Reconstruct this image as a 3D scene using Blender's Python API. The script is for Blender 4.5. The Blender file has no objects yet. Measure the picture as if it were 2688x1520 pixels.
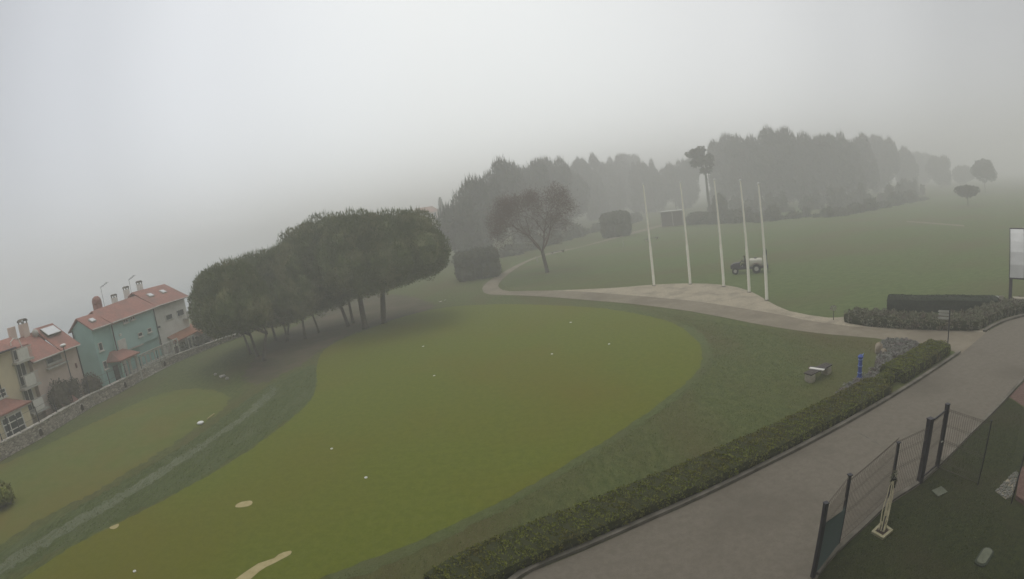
import bpy, math, random
import numpy as np
from mathutils import Vector, Matrix
R = math.radians
random.seed(7)
rng = np.random.default_rng(7)
sc = bpy.context.scene
col = sc.collection

# ------------------------------------------------------------------ camera
# a wide webcam lens: it bends straight lines, so it is a fisheye with the measured angle per millimetre
LF, LK, PITCH, ROLL, CH = 1325.0, 0.2, R(9), R(8), 9.5
IW, IH = 2688, 1520
right0 = Vector((1, 0, 0)); fwd = Vector((0, math.cos(PITCH), -math.sin(PITCH))); up0 = right0.cross(fwd)
cr = math.cos(ROLL) * right0 - math.sin(ROLL) * up0
cu = math.sin(ROLL) * right0 + math.cos(ROLL) * up0
CM = Matrix((cr, cu, -fwd)).transposed()
cd = bpy.data.cameras.new('camera'); cam = bpy.data.objects.new('camera', cd); col.objects.link(cam)
cam.matrix_world = Matrix.Translation((0, 0, CH)) @ CM.to_4x4()
cd.type = 'PANO'; cd.panorama_type = 'FISHEYE_LENS_POLYNOMIAL'
cd.sensor_fit = 'HORIZONTAL'; cd.sensor_width = 36.0; cd.clip_start = 0.1; cd.clip_end = 6000
_r = np.linspace(0, 1600, 200); _mm = _r * 36.0 / IW
_th = np.arctan(LK * _r / LF) / LK
_A = np.stack([_mm, _mm**2, _mm**3, _mm**4], 1)
_c = np.linalg.lstsq(_A, _th, rcond=None)[0]
cd.fisheye_fov = R(175)
cd.fisheye_polynomial_k0 = 0.0
cd.fisheye_polynomial_k1, cd.fisheye_polynomial_k2, cd.fisheye_polynomial_k3, cd.fisheye_polynomial_k4 = [-float(v) for v in _c]
sc.camera = cam
sc.render.resolution_x, sc.render.resolution_y = 1024, 579

def ray(px, py):
    u, v = px - IW / 2, IH / 2 - py
    d = math.hypot(u, v) or 1e-9
    t = math.atan(LK * d / LF) / LK
    s = math.sin(t) / d
    return CM @ Vector((u * s, v * s, -math.cos(t)))
def G(px, py, z=0.0):                     # the ground point seen there
    d = ray(px, py); t = (z - CH) / d.z
    return Vector((d.x * t, d.y * t, z))
def V(px, py, x0):                        # the point of the upright plane x = x0 seen there -> (y, z)
    d = ray(px, py); t = x0 / d.x
    return d.y * t, CH + d.z * t
def hgt(base, px, py):                    # height above z=0, at the distance of base, of the ray through the pixel
    d = ray(px, py); return CH + d.z * math.hypot(base.x, base.y) / math.hypot(d.x, d.y)

# ------------------------------------------------------------------ world, sun, exposure
SUN_EL, SUN_AZ = R(66), R(-12)             # behind the fog, slightly left of the view
w = bpy.data.worlds.new('World'); sc.world = w; w.use_nodes = True
nt = w.node_tree; nt.nodes.clear()
def N(t, **k):
    n = nt.nodes.new(t)
    for a, b in k.items(): setattr(n, a, b)
    return n
out = N('ShaderNodeOutputWorld'); add = N('ShaderNodeAddShader')
sky = N('ShaderNodeTexSky', sky_type='NISHITA'); sky.sun_disc = False
sky.sun_elevation = SUN_EL; sky.sun_rotation = SUN_AZ; sky.dust_density = 2.0
hs = N('ShaderNodeHueSaturation'); hs.inputs['Saturation'].default_value = 0.25
b1 = N('ShaderNodeBackground'); b1.inputs[1].default_value = 0.05
nt.links.new(sky.outputs[0], hs.inputs['Color']); nt.links.new(hs.outputs[0], b1.inputs[0])
tc = N('ShaderNodeTexCoord')
sepx = N('ShaderNodeSeparateXYZ'); nt.links.new(tc.outputs['Generated'], sepx.inputs[0])
def math_(op, a, b=None, clamp=False):
    m = N('ShaderNodeMath', operation=op, use_clamp=clamp)
    for i, x in enumerate((a, b)):
        if x is None: continue
        if isinstance(x, (int, float)): m.inputs[i].default_value = x
        else: nt.links.new(x, m.inputs[i])
    return m.outputs[0]
# cloud layer: brighter overhead, with lens vignette put in as a fade away from the upper middle
GD = ray(1230, 190)
dot = N('ShaderNodeVectorMath', operation='DOT_PRODUCT'); nt.links.new(tc.outputs['Generated'], dot.inputs[0]); dot.inputs[1].default_value = GD
ramp = N('ShaderNodeValToRGB'); nt.links.new(math_('MULTIPLY', math_('ADD', dot.outputs['Value'], 1.0), 0.5), ramp.inputs[0])
cr_ = ramp.color_ramp
stops = [(0.0, (.40, .40, .39)), (0.5, (.34, .34, .335)), (0.68, (.24, .238, .234)), (0.79, (.30, .30, .295)), (0.87, (.41, .412, .405)), (0.94, (.53, .533, .52)), (1.0, (.60, .61, .59))]
while len(cr_.elements) < len(stops): cr_.elements.new(0.5)
for e, (p, c) in zip(cr_.elements, stops): e.position = p; e.color = (*c, 1)
cr_.interpolation = 'EASE'
zen = math_('ADD', math_('MULTIPLY', math_('SUBTRACT', sepx.outputs['Z'], 0.50, True), 2.3), 1.0)
nz = N('ShaderNodeTexNoise'); nz.inputs['Scale'].default_value = 1.6; nz.inputs['Detail'].default_value = 4
nt.links.new(tc.outputs['Generated'], nz.inputs[0])
zen = math_('MULTIPLY', zen, math_('ADD', math_('MULTIPLY', nz.outputs[0], 0.10), 0.95))
blu = N('ShaderNodeMix'); blu.data_type = 'RGBA'; blu.inputs[6].default_value = (1, 1, 1, 1); blu.inputs[7].default_value = (.97, 1.02, 1.13, 1)
nt.links.new(math_('MULTIPLY', math_('SUBTRACT', -0.1, sepx.outputs['X'], True), 1.3), blu.inputs[0])
mulc = N('ShaderNodeVectorMath', operation='MULTIPLY'); nt.links.new(ramp.outputs[0], mulc.inputs[0]); nt.links.new(blu.outputs[2], mulc.inputs[1])
vm = N('ShaderNodeVectorMath', operation='SCALE'); nt.links.new(mulc.outputs[0], vm.inputs[0]); nt.links.new(zen, vm.inputs['Scale'])
b2 = N('ShaderNodeBackground'); b2.inputs[1].default_value = 1.0
nt.links.new(vm.outputs[0], b2.inputs[0])
nt.links.new(b1.outputs[0], add.inputs[0]); nt.links.new(b2.outputs[0], add.inputs[1]); nt.links.new(add.outputs[0], out.inputs[0])
sl = bpy.data.lights.new('sun', 'SUN'); sl.energy = 0.5; sl.angle = R(20); sl.color = (1, .96, .9)
so = bpy.data.objects.new('sun', sl); col.objects.link(so)
sd = Vector((math.sin(SUN_AZ) * math.cos(SUN_EL), math.cos(SUN_AZ) * math.cos(SUN_EL), math.sin(SUN_EL)))
so.rotation_euler = sd.to_track_quat('Z', 'Y').to_euler(); so.location = (0, 0, 60)
sc.view_settings.view_transform = 'Standard'; sc.view_settings.look = 'None'
sc.view_settings.exposure = 0.14; sc.view_settings.gamma = 1.0; sc.view_settings.use_curve_mapping = False
FOG = .0051
sc.render.engine = 'CYCLES'
sc.cycles.use_denoising = True; sc.cycles.max_bounces = 6; sc.cycles.diffuse_bounces = 3; sc.cycles.volume_bounces = 2

# ------------------------------------------------------------------ materials
def mat(name, c, rough=.9, c2=None, sc_=3.0, c3=None, sc3=.35, bump=0.0, bsc=20.0, spec=.2, stretch=None, detail=5, metal=0, rot=0.0, c3lo=.45, c3hi=.7, nr=.6):
    m = bpy.data.materials.new(name); m.use_nodes = True; t = m.node_tree
    b = t.nodes['Principled BSDF']; b.inputs['Roughness'].default_value = rough
    b.inputs['Specular IOR Level'].default_value = spec; b.inputs['Metallic'].default_value = metal
    b.inputs['Base Color'].default_value = (*c, 1)
    geo = t.nodes.new('ShaderNodeNewGeometry'); mp = t.nodes.new('ShaderNodeMapping')
    t.links.new(geo.outputs['Position'], mp.inputs[0])
    if stretch: mp.inputs['Scale'].default_value = stretch
    mp.inputs['Rotation'].default_value = (0, 0, rot)
    def noise(s, d=detail, r=.6):
        n = t.nodes.new('ShaderNodeTexNoise'); n.inputs['Scale'].default_value = s; n.inputs['Detail'].default_value = d
        n.inputs['Roughness'].default_value = r; t.links.new(mp.outputs[0], n.inputs[0]); return n.outputs[0]
    def mix(f, a, bb, lo, hi):
        mr = t.nodes.new('ShaderNodeMapRange'); mr.inputs[1].default_value = lo; mr.inputs[2].default_value = hi; t.links.new(f, mr.inputs[0])
        mx = t.nodes.new('ShaderNodeMix'); mx.data_type = 'RGBA'; t.links.new(mr.outputs[0], mx.inputs[0])
        for i, x in ((6, a), (7, bb)):
            if isinstance(x, tuple): mx.inputs[i].default_value = (*x, 1)
            else: t.links.new(x, mx.inputs[i])
        return mx.outputs[2]
    cur = c
    if c2: cur = mix(noise(sc_, detail, nr), cur, c2, *((.42, .58) if nr > .7 else (.35, .65)))
    if c3: cur = mix(noise(sc3, 3), cur, c3, c3lo, c3hi)
    if cur is not c: t.links.new(cur, b.inputs['Base Color'])
    if bump:
        bp = t.nodes.new('ShaderNodeBump'); bp.inputs['Strength'].default_value = min(1, bump); bp.inputs['Distance'].default_value = .05
        t.links.new(noise(bsc, 6, .7), bp.inputs['Height']); t.links.new(bp.outputs[0], b.inputs['Normal'])
    return m
M = {}
M['rough'] = mat('rough_grass', (.050, .070, .012), c2=(.105, .120, .034), sc_=3.6, c3=(.088, .076, .024), sc3=.16, bump=1, bsc=9, detail=14, stretch=(1, .45, 1), rot=R(35), nr=.84)
M['field'] = mat('far_field_grass', (.064, .096, .020), c2=(.108, .138, .042), sc_=1.8, c3=(.100, .094, .036), sc3=.08, bump=1, bsc=5, detail=12, nr=.82, stretch=(.5, 1.2, 1), rot=R(-20))
M['green'] = mat('putting_green_turf', (.092, .114, .004), c2=(.122, .140, .010), sc_=3.0, c3=(.128, .108, .006), sc3=.06, bump=.3, bsc=34, detail=13, c3hi=.78, nr=.84)
M['tee'] = mat('fairway_turf', (.098, .118, .018), c2=(.115, .132, .026), sc_=1.2, c3=(.140, .115, .022), sc3=.12, bump=.4, bsc=20, nr=.78)
M['bank'] = mat('bank_grass', (.052, .074, .016), c2=(.090, .110, .036), sc_=2.6, c3=(.105, .122, .056), sc3=.5, bump=1, bsc=8, stretch=(1.5, .35, 1), rot=R(50), detail=14, c3lo=.5, c3hi=.8, nr=.84)
M['track'] = mat('pale_worn_grass', (.085, .105, .046), c2=(.165, .180, .115), sc_=3.2, c3=(.12, .135, .075), sc3=.8, bump=1, bsc=8, stretch=(1.5, .35, 1), rot=R(50), detail=14, nr=.84)
M['needles'] = mat('pine_needle_litter', (.085, .070, .040), c2=(.060, .064, .030), sc_=1.5, c3=(.120, .090, .060), sc3=.3, bump=1, bsc=12)
M['garden'] = mat('garden_lawn', (.016, .023, .004), c2=(.044, .052, .012), sc_=5.0, c3=(.044, .040, .014), sc3=.25, bump=1, bsc=22, detail=12, nr=.84)
M['patch'] = mat('darker_asphalt_repair', (.125, .106, .082), rough=.85, c2=(.15, .13, .10), sc_=4, bump=.5, bsc=45, detail=10, nr=.8)
M['water'] = mat('calm_sea', (.16, .20, .22), rough=.22, c2=(.18, .22, .235), sc_=.05, bump=.15, bsc=.6, spec=.6)
M['rubble'] = mat('rockery_stone', (.17, .165, .14), c2=(.27, .26, .23), sc_=6, c3=(.12, .13, .10), sc3=2, bump=.6, bsc=20)
M['blade'] = mat('grass_blade', (.120, .150, .036), c2=(.200, .220, .090), sc_=1.6, rough=.7)
M['darkblade'] = mat('dark_grass_blade', (.050, .068, .016), c2=(.085, .10, .03), sc_=1.6, rough=.7)
M['collar'] = mat('fringe_grass', (.066, .086, .020), c2=(.100, .122, .040), sc_=2.8, c3=(.088, .098, .034), sc3=.3, bump=.8, bsc=12, detail=11, nr=.78)
M['asphalt'] = mat('worn_asphalt', (.150, .131, .100), rough=.85, c2=(.180, .158, .124), sc_=3.5, c3=(.108, .094, .070), sc3=.20, bump=.5, bsc=45, detail=12, c3lo=.5, c3hi=.75, nr=.8)
M['path'] = mat('sandy_asphalt_path', (.205, .176, .125), rough=.9, c2=(.245, .210, .155), sc_=1.3, c3=(.165, .140, .100), sc3=.3, bump=.5, bsc=30, detail=8, nr=.78)
M['gravel'] = mat('pale_gravel', (.30, .262, .185), c2=(.46, .40, .30), sc_=7, c3=(.245, .21, .155), sc3=.6, bump=1, bsc=25)
M['sand'] = mat('dry_sand', (.36, .30, .14), c2=(.44, .37, .20), sc_=4, bump=.4, bsc=30)
M['concrete'] = mat('kerb_concrete', (.13, .118, .092), c2=(.21, .19, .155), sc_=2.2, c3=(.09, .082, .062), sc3=.7, bump=.6, bsc=20)
M['brickpave'] = mat('red_brick_paving', (.11, .065, .05), c2=(.16, .10, .08), sc_=8, bump=.6, bsc=14)
M['hedge'] = mat('clipped_box_leaf', (.110, .130, .012), c2=(.190, .205, .026), sc_=7, c3=(.130, .105, .018), sc3=.7, rough=.7)
M['hedge_core'] = mat('hedge_twig', (.035, .040, .010))
M['privet'] = mat('grey_green_shrub_leaf', (.13, .14, .075), c2=(.24, .24, .16), sc_=9, c3=(.12, .085, .065), sc3=1.5, rough=.7)
M['darkhedge'] = mat('dark_cypress_leaf', (.020, .030, .016), c2=(.040, .050, .028), sc_=6)
M['darkhedge_top'] = M['darkhedge']
M['pine'] = mat('stone_pine_needle', (.080, .104, .034), c2=(.130, .155, .060), sc_=1.6, c3=(.190, .190, .090), sc3=.45, rough=.8, c3lo=.5, c3hi=.62)
M['wood'] = mat('forest_leaf', (.050, .058, .030), c2=(.085, .088, .050), sc_=.8, c3=(.095, .080, .055), sc3=.12)
M['bark'] = mat('pine_bark', (.060, .048, .038), c2=(.10, .082, .066), sc_=6, bump=1, bsc=10)
M['twig'] = mat('bare_twig', (.115, .075, .058), c2=(.16, .105, .08), sc_=3)
M['lav'] = mat('lavender_leaf', (.17, .18, .14), c2=(.36, .35, .32), sc_=9, c3=(.26, .21, .21), sc3=1.2)
M['white'] = mat('white_paint', (.66, .65, .60), rough=.5, c2=(.55, .54, .49), sc_=2)
M['offwhite'] = mat('dirty_white', (.48, .47, .43), rough=.6, c2=(.38, .37, .33), sc_=2)
M['polew'] = mat('flagpole_white', (.92, .90, .80), rough=.4, c2=(.86, .83, .73), sc_=1.5)
M['cup'] = mat('cup_white', (.72, .72, .69), rough=.4)
M['dark'] = mat('anthracite_steel', (.018, .018, .026), rough=.5, c2=(.030, .028, .036), sc_=2, spec=.4)
M['wire'] = mat('weathered_wire', (.10, .085, .065), rough=.6)
M['net'] = mat('green_screen_net', (.10, .14, .13))
M['black'] = mat('black_rubber', (.012, .012, .013), rough=.7)
M['glass'] = mat('window_glass', (.045, .052, .055), rough=.25, spec=.5)
M['skyglass'] = mat('roof_window_glass', (.55, .57, .58), rough=.2, spec=.6)
M['teal'] = mat('teal_render', (.31, .50, .46), c2=(.34, .53, .49), sc_=.6, c3=(.26, .43, .40), sc3=.35)
M['tealb'] = mat('pale_teal_render', (.37, .55, .52), c2=(.40, .58, .55), sc_=.6, c3=(.32, .49, .46), sc3=.35)
M['greyw'] = mat('grey_white_render', (.66, .65, .60), c2=(.70, .69, .64), sc_=.7, c3=(.56, .55, .50), sc3=.5)
M['yellow'] = mat('ochre_render', (.60, .53, .36), c2=(.63, .56, .39), sc_=.6, c3=(.51, .45, .31), sc3=.4)
M['cream'] = mat('cream_render', (.62, .57, .44), c2=(.66, .61, .48), sc_=.6, c3=(.53, .48, .37), sc3=.5)
M['pink'] = mat('salmon_render', (.56, .45, .38), c2=(.59, .48, .41), sc_=.6, c3=(.47, .38, .32), sc3=.5)
M['tile'] = mat('terracotta_tile', (.27, .125, .10), c2=(.36, .18, .145), sc_=5, c3=(.24, .14, .12), sc3=.7, bump=.8, bsc=8)
M['tile2'] = mat('orange_roof_tile', (.30, .13, .075), c2=(.36, .17, .11), sc_=5, c3=(.22, .12, .085), sc3=.7, bump=.8, bsc=8)
M['awn'] = mat('awning_sheet', (.62, .62, .60), rough=.5, c2=(.54, .54, .52), sc_=1.2)
M['hutwood'] = mat('hut_boards', (.085, .062, .048), c2=(.115, .088, .07), sc_=4)
M['bench'] = mat('weathered_plank', (.045, .038, .034), rough=.7, c2=(.075, .062, .055), sc_=6)
M['stoneb'] = mat('pale_bench_stone', (.34, .31, .24), c2=(.43, .39, .31), sc_=6, bump=.8, bsc=12)
M['boulder'] = mat('boulder_stone', (.30, .24, .17), c2=(.40, .34, .26), sc_=4, bump=1, bsc=8)
M['blue'] = mat('blue_paint', (.018, .055, .30), rough=.45, c2=(.03, .08, .38), sc_=5, spec=.4)
M['paleblue'] = mat('pale_blue_paint', (.22, .32, .62), rough=.45)
M['slab'] = mat('mossy_slab', (.115, .125, .085), c2=(.15, .16, .115), sc_=5, bump=.4, bsc=20)
M['lid'] = mat('green_plastic_lid', (.030, .040, .022), rough=.6, c2=(.04, .05, .03), sc_=4)
M['planter'] = mat('limestone_surround', (.30, .27, .16), c2=(.40, .37, .25), sc_=7, bump=.8, bsc=20)
M['soil'] = mat('soil_and_opening_shade', (.035, .022, .016), c2=(.06, .04, .028), sc_=9, bump=1, bsc=20)
M['palebark'] = mat('pale_stem', (.26, .23, .15), c2=(.34, .31, .2), sc_=12)
M['red'] = mat('faded_red_paint', (.16, .055, .045), rough=.5, c2=(.12, .05, .045), sc_=3)
M['machine'] = mat('slate_machine_paint', (.050, .045, .058), rough=.5, c2=(.07, .06, .075), sc_=4)
M['tank'] = mat('translucent_tank', (.56, .54, .44), rough=.5, c2=(.47, .45, .38), sc_=2)
M['skin'] = mat('skin', (.36, .22, .16), rough=.6)
M['jacket'] = mat('dark_green_jacket', (.035, .045, .030))
M['trousers'] = mat('dark_trousers', (.02, .02, .026))

def stone_mat(name, a, b, mortar, s=1.6):
    m = bpy.data.materials.new(name); m.use_nodes = True; t = m.node_tree; bs = t.nodes['Principled BSDF']; bs.inputs['Roughness'].default_value = .95
    geo = t.nodes.new('ShaderNodeNewGeometry'); mp = t.nodes.new('ShaderNodeMapping'); mp.inputs['Scale'].default_value = (s, s, s * 2.1)
    t.links.new(geo.outputs['Position'], mp.inputs[0])
    v = t.nodes.new('ShaderNodeTexVoronoi'); v.inputs['Scale'].default_value = 2; t.links.new(mp.outputs[0], v.inputs['Vector'])
    e = t.nodes.new('ShaderNodeTexVoronoi'); e.feature = 'DISTANCE_TO_EDGE'; e.inputs['Scale'].default_value = 2; t.links.new(mp.outputs[0], e.inputs['Vector'])
    mx = t.nodes.new('ShaderNodeMix'); mx.data_type = 'RGBA'; mx.inputs[6].default_value = (*a, 1); mx.inputs[7].default_value = (*b, 1)
    sp = t.nodes.new('ShaderNodeSeparateColor'); t.links.new(v.outputs['Color'], sp.inputs[0]); t.links.new(sp.outputs[0], mx.inputs[0])
    st = t.nodes.new('ShaderNodeMapRange'); st.inputs[1].default_value = .02; st.inputs[2].default_value = .07; t.links.new(e.outputs['Distance'], st.inputs[0])
    m2 = t.nodes.new('ShaderNodeMix'); m2.data_type = 'RGBA'; m2.inputs[6].default_value = (*mortar, 1); t.links.new(st.outputs[0], m2.inputs[0]); t.links.new(mx.outputs[2], m2.inputs[7])
    t.links.new(m2.outputs[2], bs.inputs['Base Color'])
    bp = t.nodes.new('ShaderNodeBump'); bp.inputs['Distance'].default_value = .06; t.links.new(st.outputs[0], bp.inputs['Height']); t.links.new(bp.outputs[0], bs.inputs['Normal'])
    return m
M['stone'] = stone_mat('rubble_stone', (.28, .24, .19), (.50, .45, .38), (.15, .13, .11))
M['stonep'] = stone_mat('pale_rubble_stone', (.40, .37, .32), (.60, .57, .51), (.22, .2, .17), 1.2)

# ------------------------------------------------------------------ mesh helpers
class MB:
    def __init__(s): s.v = []; s.f = []
    def add(s, vs, fs):
        o = len(s.v); s.v += [tuple(x) for x in vs]; s.f += [tuple(i + o for i in f) for f in fs]; return s
    def box(s, x0, x1, y0, y1, z0, z1):
        return s.add([(x0, y0, z0), (x1, y0, z0), (x1, y1, z0), (x0, y1, z0), (x0, y0, z1), (x1, y0, z1), (x1, y1, z1), (x0, y1, z1)],
                     [(0, 3, 2, 1), (4, 5, 6, 7), (0, 1, 5, 4), (1, 2, 6, 5), (2, 3, 7, 6), (3, 0, 4, 7)])
    def obox(s, c, ax, ay, az):            # oriented box: centre and three half-extent vectors
        c = Vector(c); P = []
        for k in (-1, 1):
            for i, j in ((-1, -1), (1, -1), (1, 1), (-1, 1)): P.append(c + Vector(ax) * i + Vector(ay) * j + Vector(az) * k)
        return s.add(P, [(0, 3, 2, 1), (4, 5, 6, 7), (0, 1, 5, 4), (1, 2, 6, 5), (2, 3, 7, 6), (3, 0, 4, 7)])
    def slab(s, P, t):                     # polygon P (3D, roughly planar) with thickness vector t
        n = len(P); P = [Vector(p) for p in P]; Q = [p - Vector(t) for p in P]
        return s.add(P + Q, [tuple(range(n)), tuple(range(2 * n - 1, n - 1, -1))] + [(i, i + n, (i + 1) % n + n, (i + 1) % n) for i in range(n)])
    def tube(s, pts, rad, n=8, cap=True):
        pts = [Vector(p) for p in pts]; rad = rad if hasattr(rad, '__len__') else [rad] * len(pts); vs = []; u = None
        for i, p in enumerate(pts):
            d = (pts[min(i + 1, len(pts) - 1)] - pts[max(i - 1, 0)]).normalized()
            if u is None: u = d.orthogonal().normalized()
            u = (u - d * u.dot(d)).normalized(); w_ = d.cross(u)
            vs += [p + (u * math.cos(2 * math.pi * k / n) + w_ * math.sin(2 * math.pi * k / n)) * rad[i] for k in range(n)]
        fs = [(i * n + k, i * n + (k + 1) % n, (i + 1) * n + (k + 1) % n, (i + 1) * n + k) for i in range(len(pts) - 1) for k in range(n)]
        if cap: fs += [tuple(range(n - 1, -1, -1)), tuple((len(pts) - 1) * n + k for k in range(n))]
        return s.add(vs, fs)
    def ball(s, c, r, n=10, m=7, rz=None, lump=0, f=1.0):
        rz = rz or r; vs = [(c[0], c[1], c[2] + rz)]; 
        for i in range(1, m):
            a = math.pi * i / m
            for k in range(n):
                b = 2 * math.pi * k / n; q = 1 + lump * math.sin(3.1 * b + i * 1.7 + c[0]) * math.sin(2.3 * a + c[1])
                vs.append((c[0] + r * q * math.sin(a) * math.cos(b), c[1] + r * q * math.sin(a) * math.sin(b) * f, c[2] + rz * q * math.cos(a)))
        vs.append((c[0], c[1], c[2] - rz)); fs = [(0, 1 + k, 1 + (k + 1) % n) for k in range(n)]
        for i in range(m - 2): fs += [(1 + i * n + k, 1 + (i + 1) * n + k, 1 + (i + 1) * n + (k + 1) % n, 1 + i * n + (k + 1) % n) for k in range(n)]
        L = len(vs) - 1; fs += [(L, 1 + (m - 2) * n + (k + 1) % n, 1 + (m - 2) * n + k) for k in range(n)]
        return s.add(vs, fs)
    def build(s, name, m, parent=None, smooth=False):
        o0 = parent['_o'] if parent is not None and '_o' in parent else (0, 0, 0)
        pl = Vector(o0[:])
        me = bpy.data.meshes.new(name); me.from_pydata([Vector(x) - pl for x in s.v], [], s.f); me.update()
        me.materials.append(M[m] if isinstance(m, str) else m)
        if smooth: me.polygons.foreach_set('use_smooth', [True] * len(me.polygons))
        o = bpy.data.objects.new(name, me); col.objects.link(o)
        if parent is not None: o.parent = parent; o['_o'] = tuple(o0)
        return o
def np_mesh(name, verts, nper, m, parent=None, at=(0, 0, 0)):     # verts (n*nper, 3): n loose polygons
    n = len(verts) // nper; me = bpy.data.meshes.new(name)
    me.vertices.add(len(verts)); me.vertices.foreach_set('co', (verts - np.array(at)).astype(np.float32).ravel())
    me.loops.add(n * nper); me.loops.foreach_set('vertex_index', np.arange(n * nper, dtype=np.int32))
    me.polygons.add(n); me.polygons.foreach_set('loop_start', np.arange(n, dtype=np.int32) * nper)
    me.update(calc_edges=True); me.materials.append(M[m]); o = bpy.data.objects.new(name, me); col.objects.link(o)
    if parent is not None: o.parent = parent
    return o
def tag(o, label, cat, group=None, kind=None):
    if label: o['label'] = label
    if cat: o['category'] = cat
    if group: o['group'] = group
    if kind: o['kind'] = kind
    return o
def thing(name, loc, label, cat, group=None):
    o = bpy.data.objects.new(name, None); col.objects.link(o); o.location = loc; o.empty_display_size = .2; o['_o'] = tuple(loc)
    return tag(o, label, cat, group)
def struct(o): o['kind'] = 'structure'; return o
def copy_tree(o, parent=None):
    c = o.copy(); col.objects.link(c); c.parent = parent
    for ch in [x for x in o.children]: copy_tree(ch, c)
    return c
def leaves(P, Nn, size, spread=.8, nper=3, seed=0, asp=.45):
    """one small leaf blade (triangle/quad) per point P, growing roughly along normal Nn"""
    r = np.random.default_rng(seed); n = len(P)
    d = Nn + r.normal(0, spread, (n, 3)); d /= np.linalg.norm(d, axis=1)[:, None] + 1e-9
    u = np.cross(d, r.normal(0, 1, (n, 3))); u /= np.linalg.norm(u, axis=1)[:, None] + 1e-9
    s = (size * r.uniform(.6, 1.5, n))[:, None]
    a = P - u * s * asp; b = P + u * s * asp; c = P + d * s * 1.3
    if nper == 3: v = np.stack([a, b, c], 1)
    else: v = np.stack([P - d * s * .3, P + u * s * asp + d * s * .3, P + d * s, P - u * s * asp + d * s * .3], 1)
    return v.reshape(-1, 3)
def dirs(n, seed): 
    r = np.random.default_rng(seed); d = r.normal(0, 1, (n, 3)); return d / np.linalg.norm(d, axis=1)[:, None]

# ------------------------------------------------------------------ ground sheets
def smooth_poly(P, k=3, closed=True):
    P = [Vector((p[0], p[1], 0)) for p in P]; n = len(P); out_ = []
    for i in range(n if closed else n - 1):
        p0, p1, p2, p3 = (P[(i + j) % n] if closed else P[max(0, min(n - 1, i + j))] for j in (-1, 0, 1, 2))
        for q in range(k):
            t = q / k; out_.append(.5 * ((2 * p1) + (p2 - p0) * t + (2 * p0 - 5 * p1 + 4 * p2 - p3) * t * t + (3 * p1 - p0 - 3 * p2 + p3) * t ** 3))
    if not closed: out_.append(P[-1])
    return out_
def sheet(name, px, z, m, k=3, jit=0.0):
    P = smooth_poly([G(*p) for p in px], k) if k > 1 else [G(*p) for p in px]
    if jit:
        Q = []; rj = random.Random(len(px))
        for i, p in enumerate(P):
            q = P[(i + 1) % len(P)]; n = max(1, int((q - p).length / .25)); nr = Vector((-(q - p).y, (q - p).x, 0)).normalized()
            for j in range(n): Q.append(p.lerp(q, j / n) + nr * rj.gauss(0, jit))
        P = Q
    import mathutils.geometry as mg
    tri = mg.tessellate_polygon([[Vector((p.x, p.y, 0)) for p in P]])
    b = MB(); b.add([(p.x, p.y, z) for p in P], [])
    for t in tri:
        a, c, d = (P[i] for i in t)
        b.f.append(tuple(t) if (c - a).cross(d - a).z > 0 else tuple(reversed(t)))
    return struct(b.build(name, m))
# the ground: a large grass disc, reaching far into the fog
b = MB(); rr = [0, 30, 60, 100, 150, 250, 500, 1000, 1500]; nseg = 64
b.v.append((0, 0, 0))
for r_ in rr[1:]: b.v += [(r_ * math.cos(2 * math.pi * k / nseg), r_ * math.sin(2 * math.pi * k / nseg), 0) for k in range(nseg)]
b.f += [(0, 1 + k, 1 + (k + 1) % nseg) for k in range(nseg)]
for i in range(len(rr) - 2): b.f += [(1 + i * nseg + k, 1 + (i + 1) * nseg + k, 1 + (i + 1) * nseg + (k + 1) % nseg, 1 + i * nseg + (k + 1) % nseg) for k in range(nseg)]
struct(b.build('ground', 'rough'))
b = MB(); SP_ = [(-1500, -600), (-58, -600), (-58, 60), (-75, 130), (-110, 260), (-380, 1100), (-420, 1420), (-800, 1250), (-1250, 800)]
b.slab([(x, y, .012) for x, y in SP_], (0, 0, .006)); struct(b.build('sea', 'water'))
sheet('field', [(1345, 690), (1500, 650), (1640, 618), (1740, 592), (1860, 560), (2100, 540), (2400, 520), (2688, 500), (2760, 600), (2760, 840), (2660, 842), (2300, 850), (2180, 838), (2060, 816), (1960, 780), (1890, 750), (1810, 745), (1700, 750), (1500, 762), (1340, 762), (1318, 745), (1325, 715)], .004, 'field', 1)
sheet('needle_litter', [(640, 985), (690, 920), (760, 865), (860, 815), (960, 775), (1060, 775), (1130, 795), (1130, 812), (1050, 833), (975, 858), (900, 888), (850, 915), (800, 950), (740, 985), (680, 1010)], .004, 'needles', 3, .25)
sheet('fairway', [(-40, 1250), (100, 1180), (300, 1085), (420, 1035), (520, 1020), (590, 1035), (590, 1070), (520, 1120), (400, 1200), (250, 1290), (100, 1365), (-40, 1430)], .004, 'tee', 3, .10)
sheet('bank', [(-60, 1500), (60, 1415), (200, 1335), (330, 1260), (500, 1160), (620, 1070), (700, 1015), (790, 970), (830, 960), (830, 1010), (815, 1050), (770, 1090), (700, 1145), (620, 1197), (480, 1282), (300, 1372), (120, 1460), (-20, 1540), (-60, 1560)], .008, 'bank', 3, .12)
sheet('worn_track', [(-30, 1498), (150, 1388), (300, 1304), (450, 1212), (600, 1118), (690, 1042), (722, 1016), (722, 1032), (650, 1095), (480, 1213), (320, 1316), (160, 1408), (-30, 1526)], .012, 'track', 3, .10)
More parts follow.
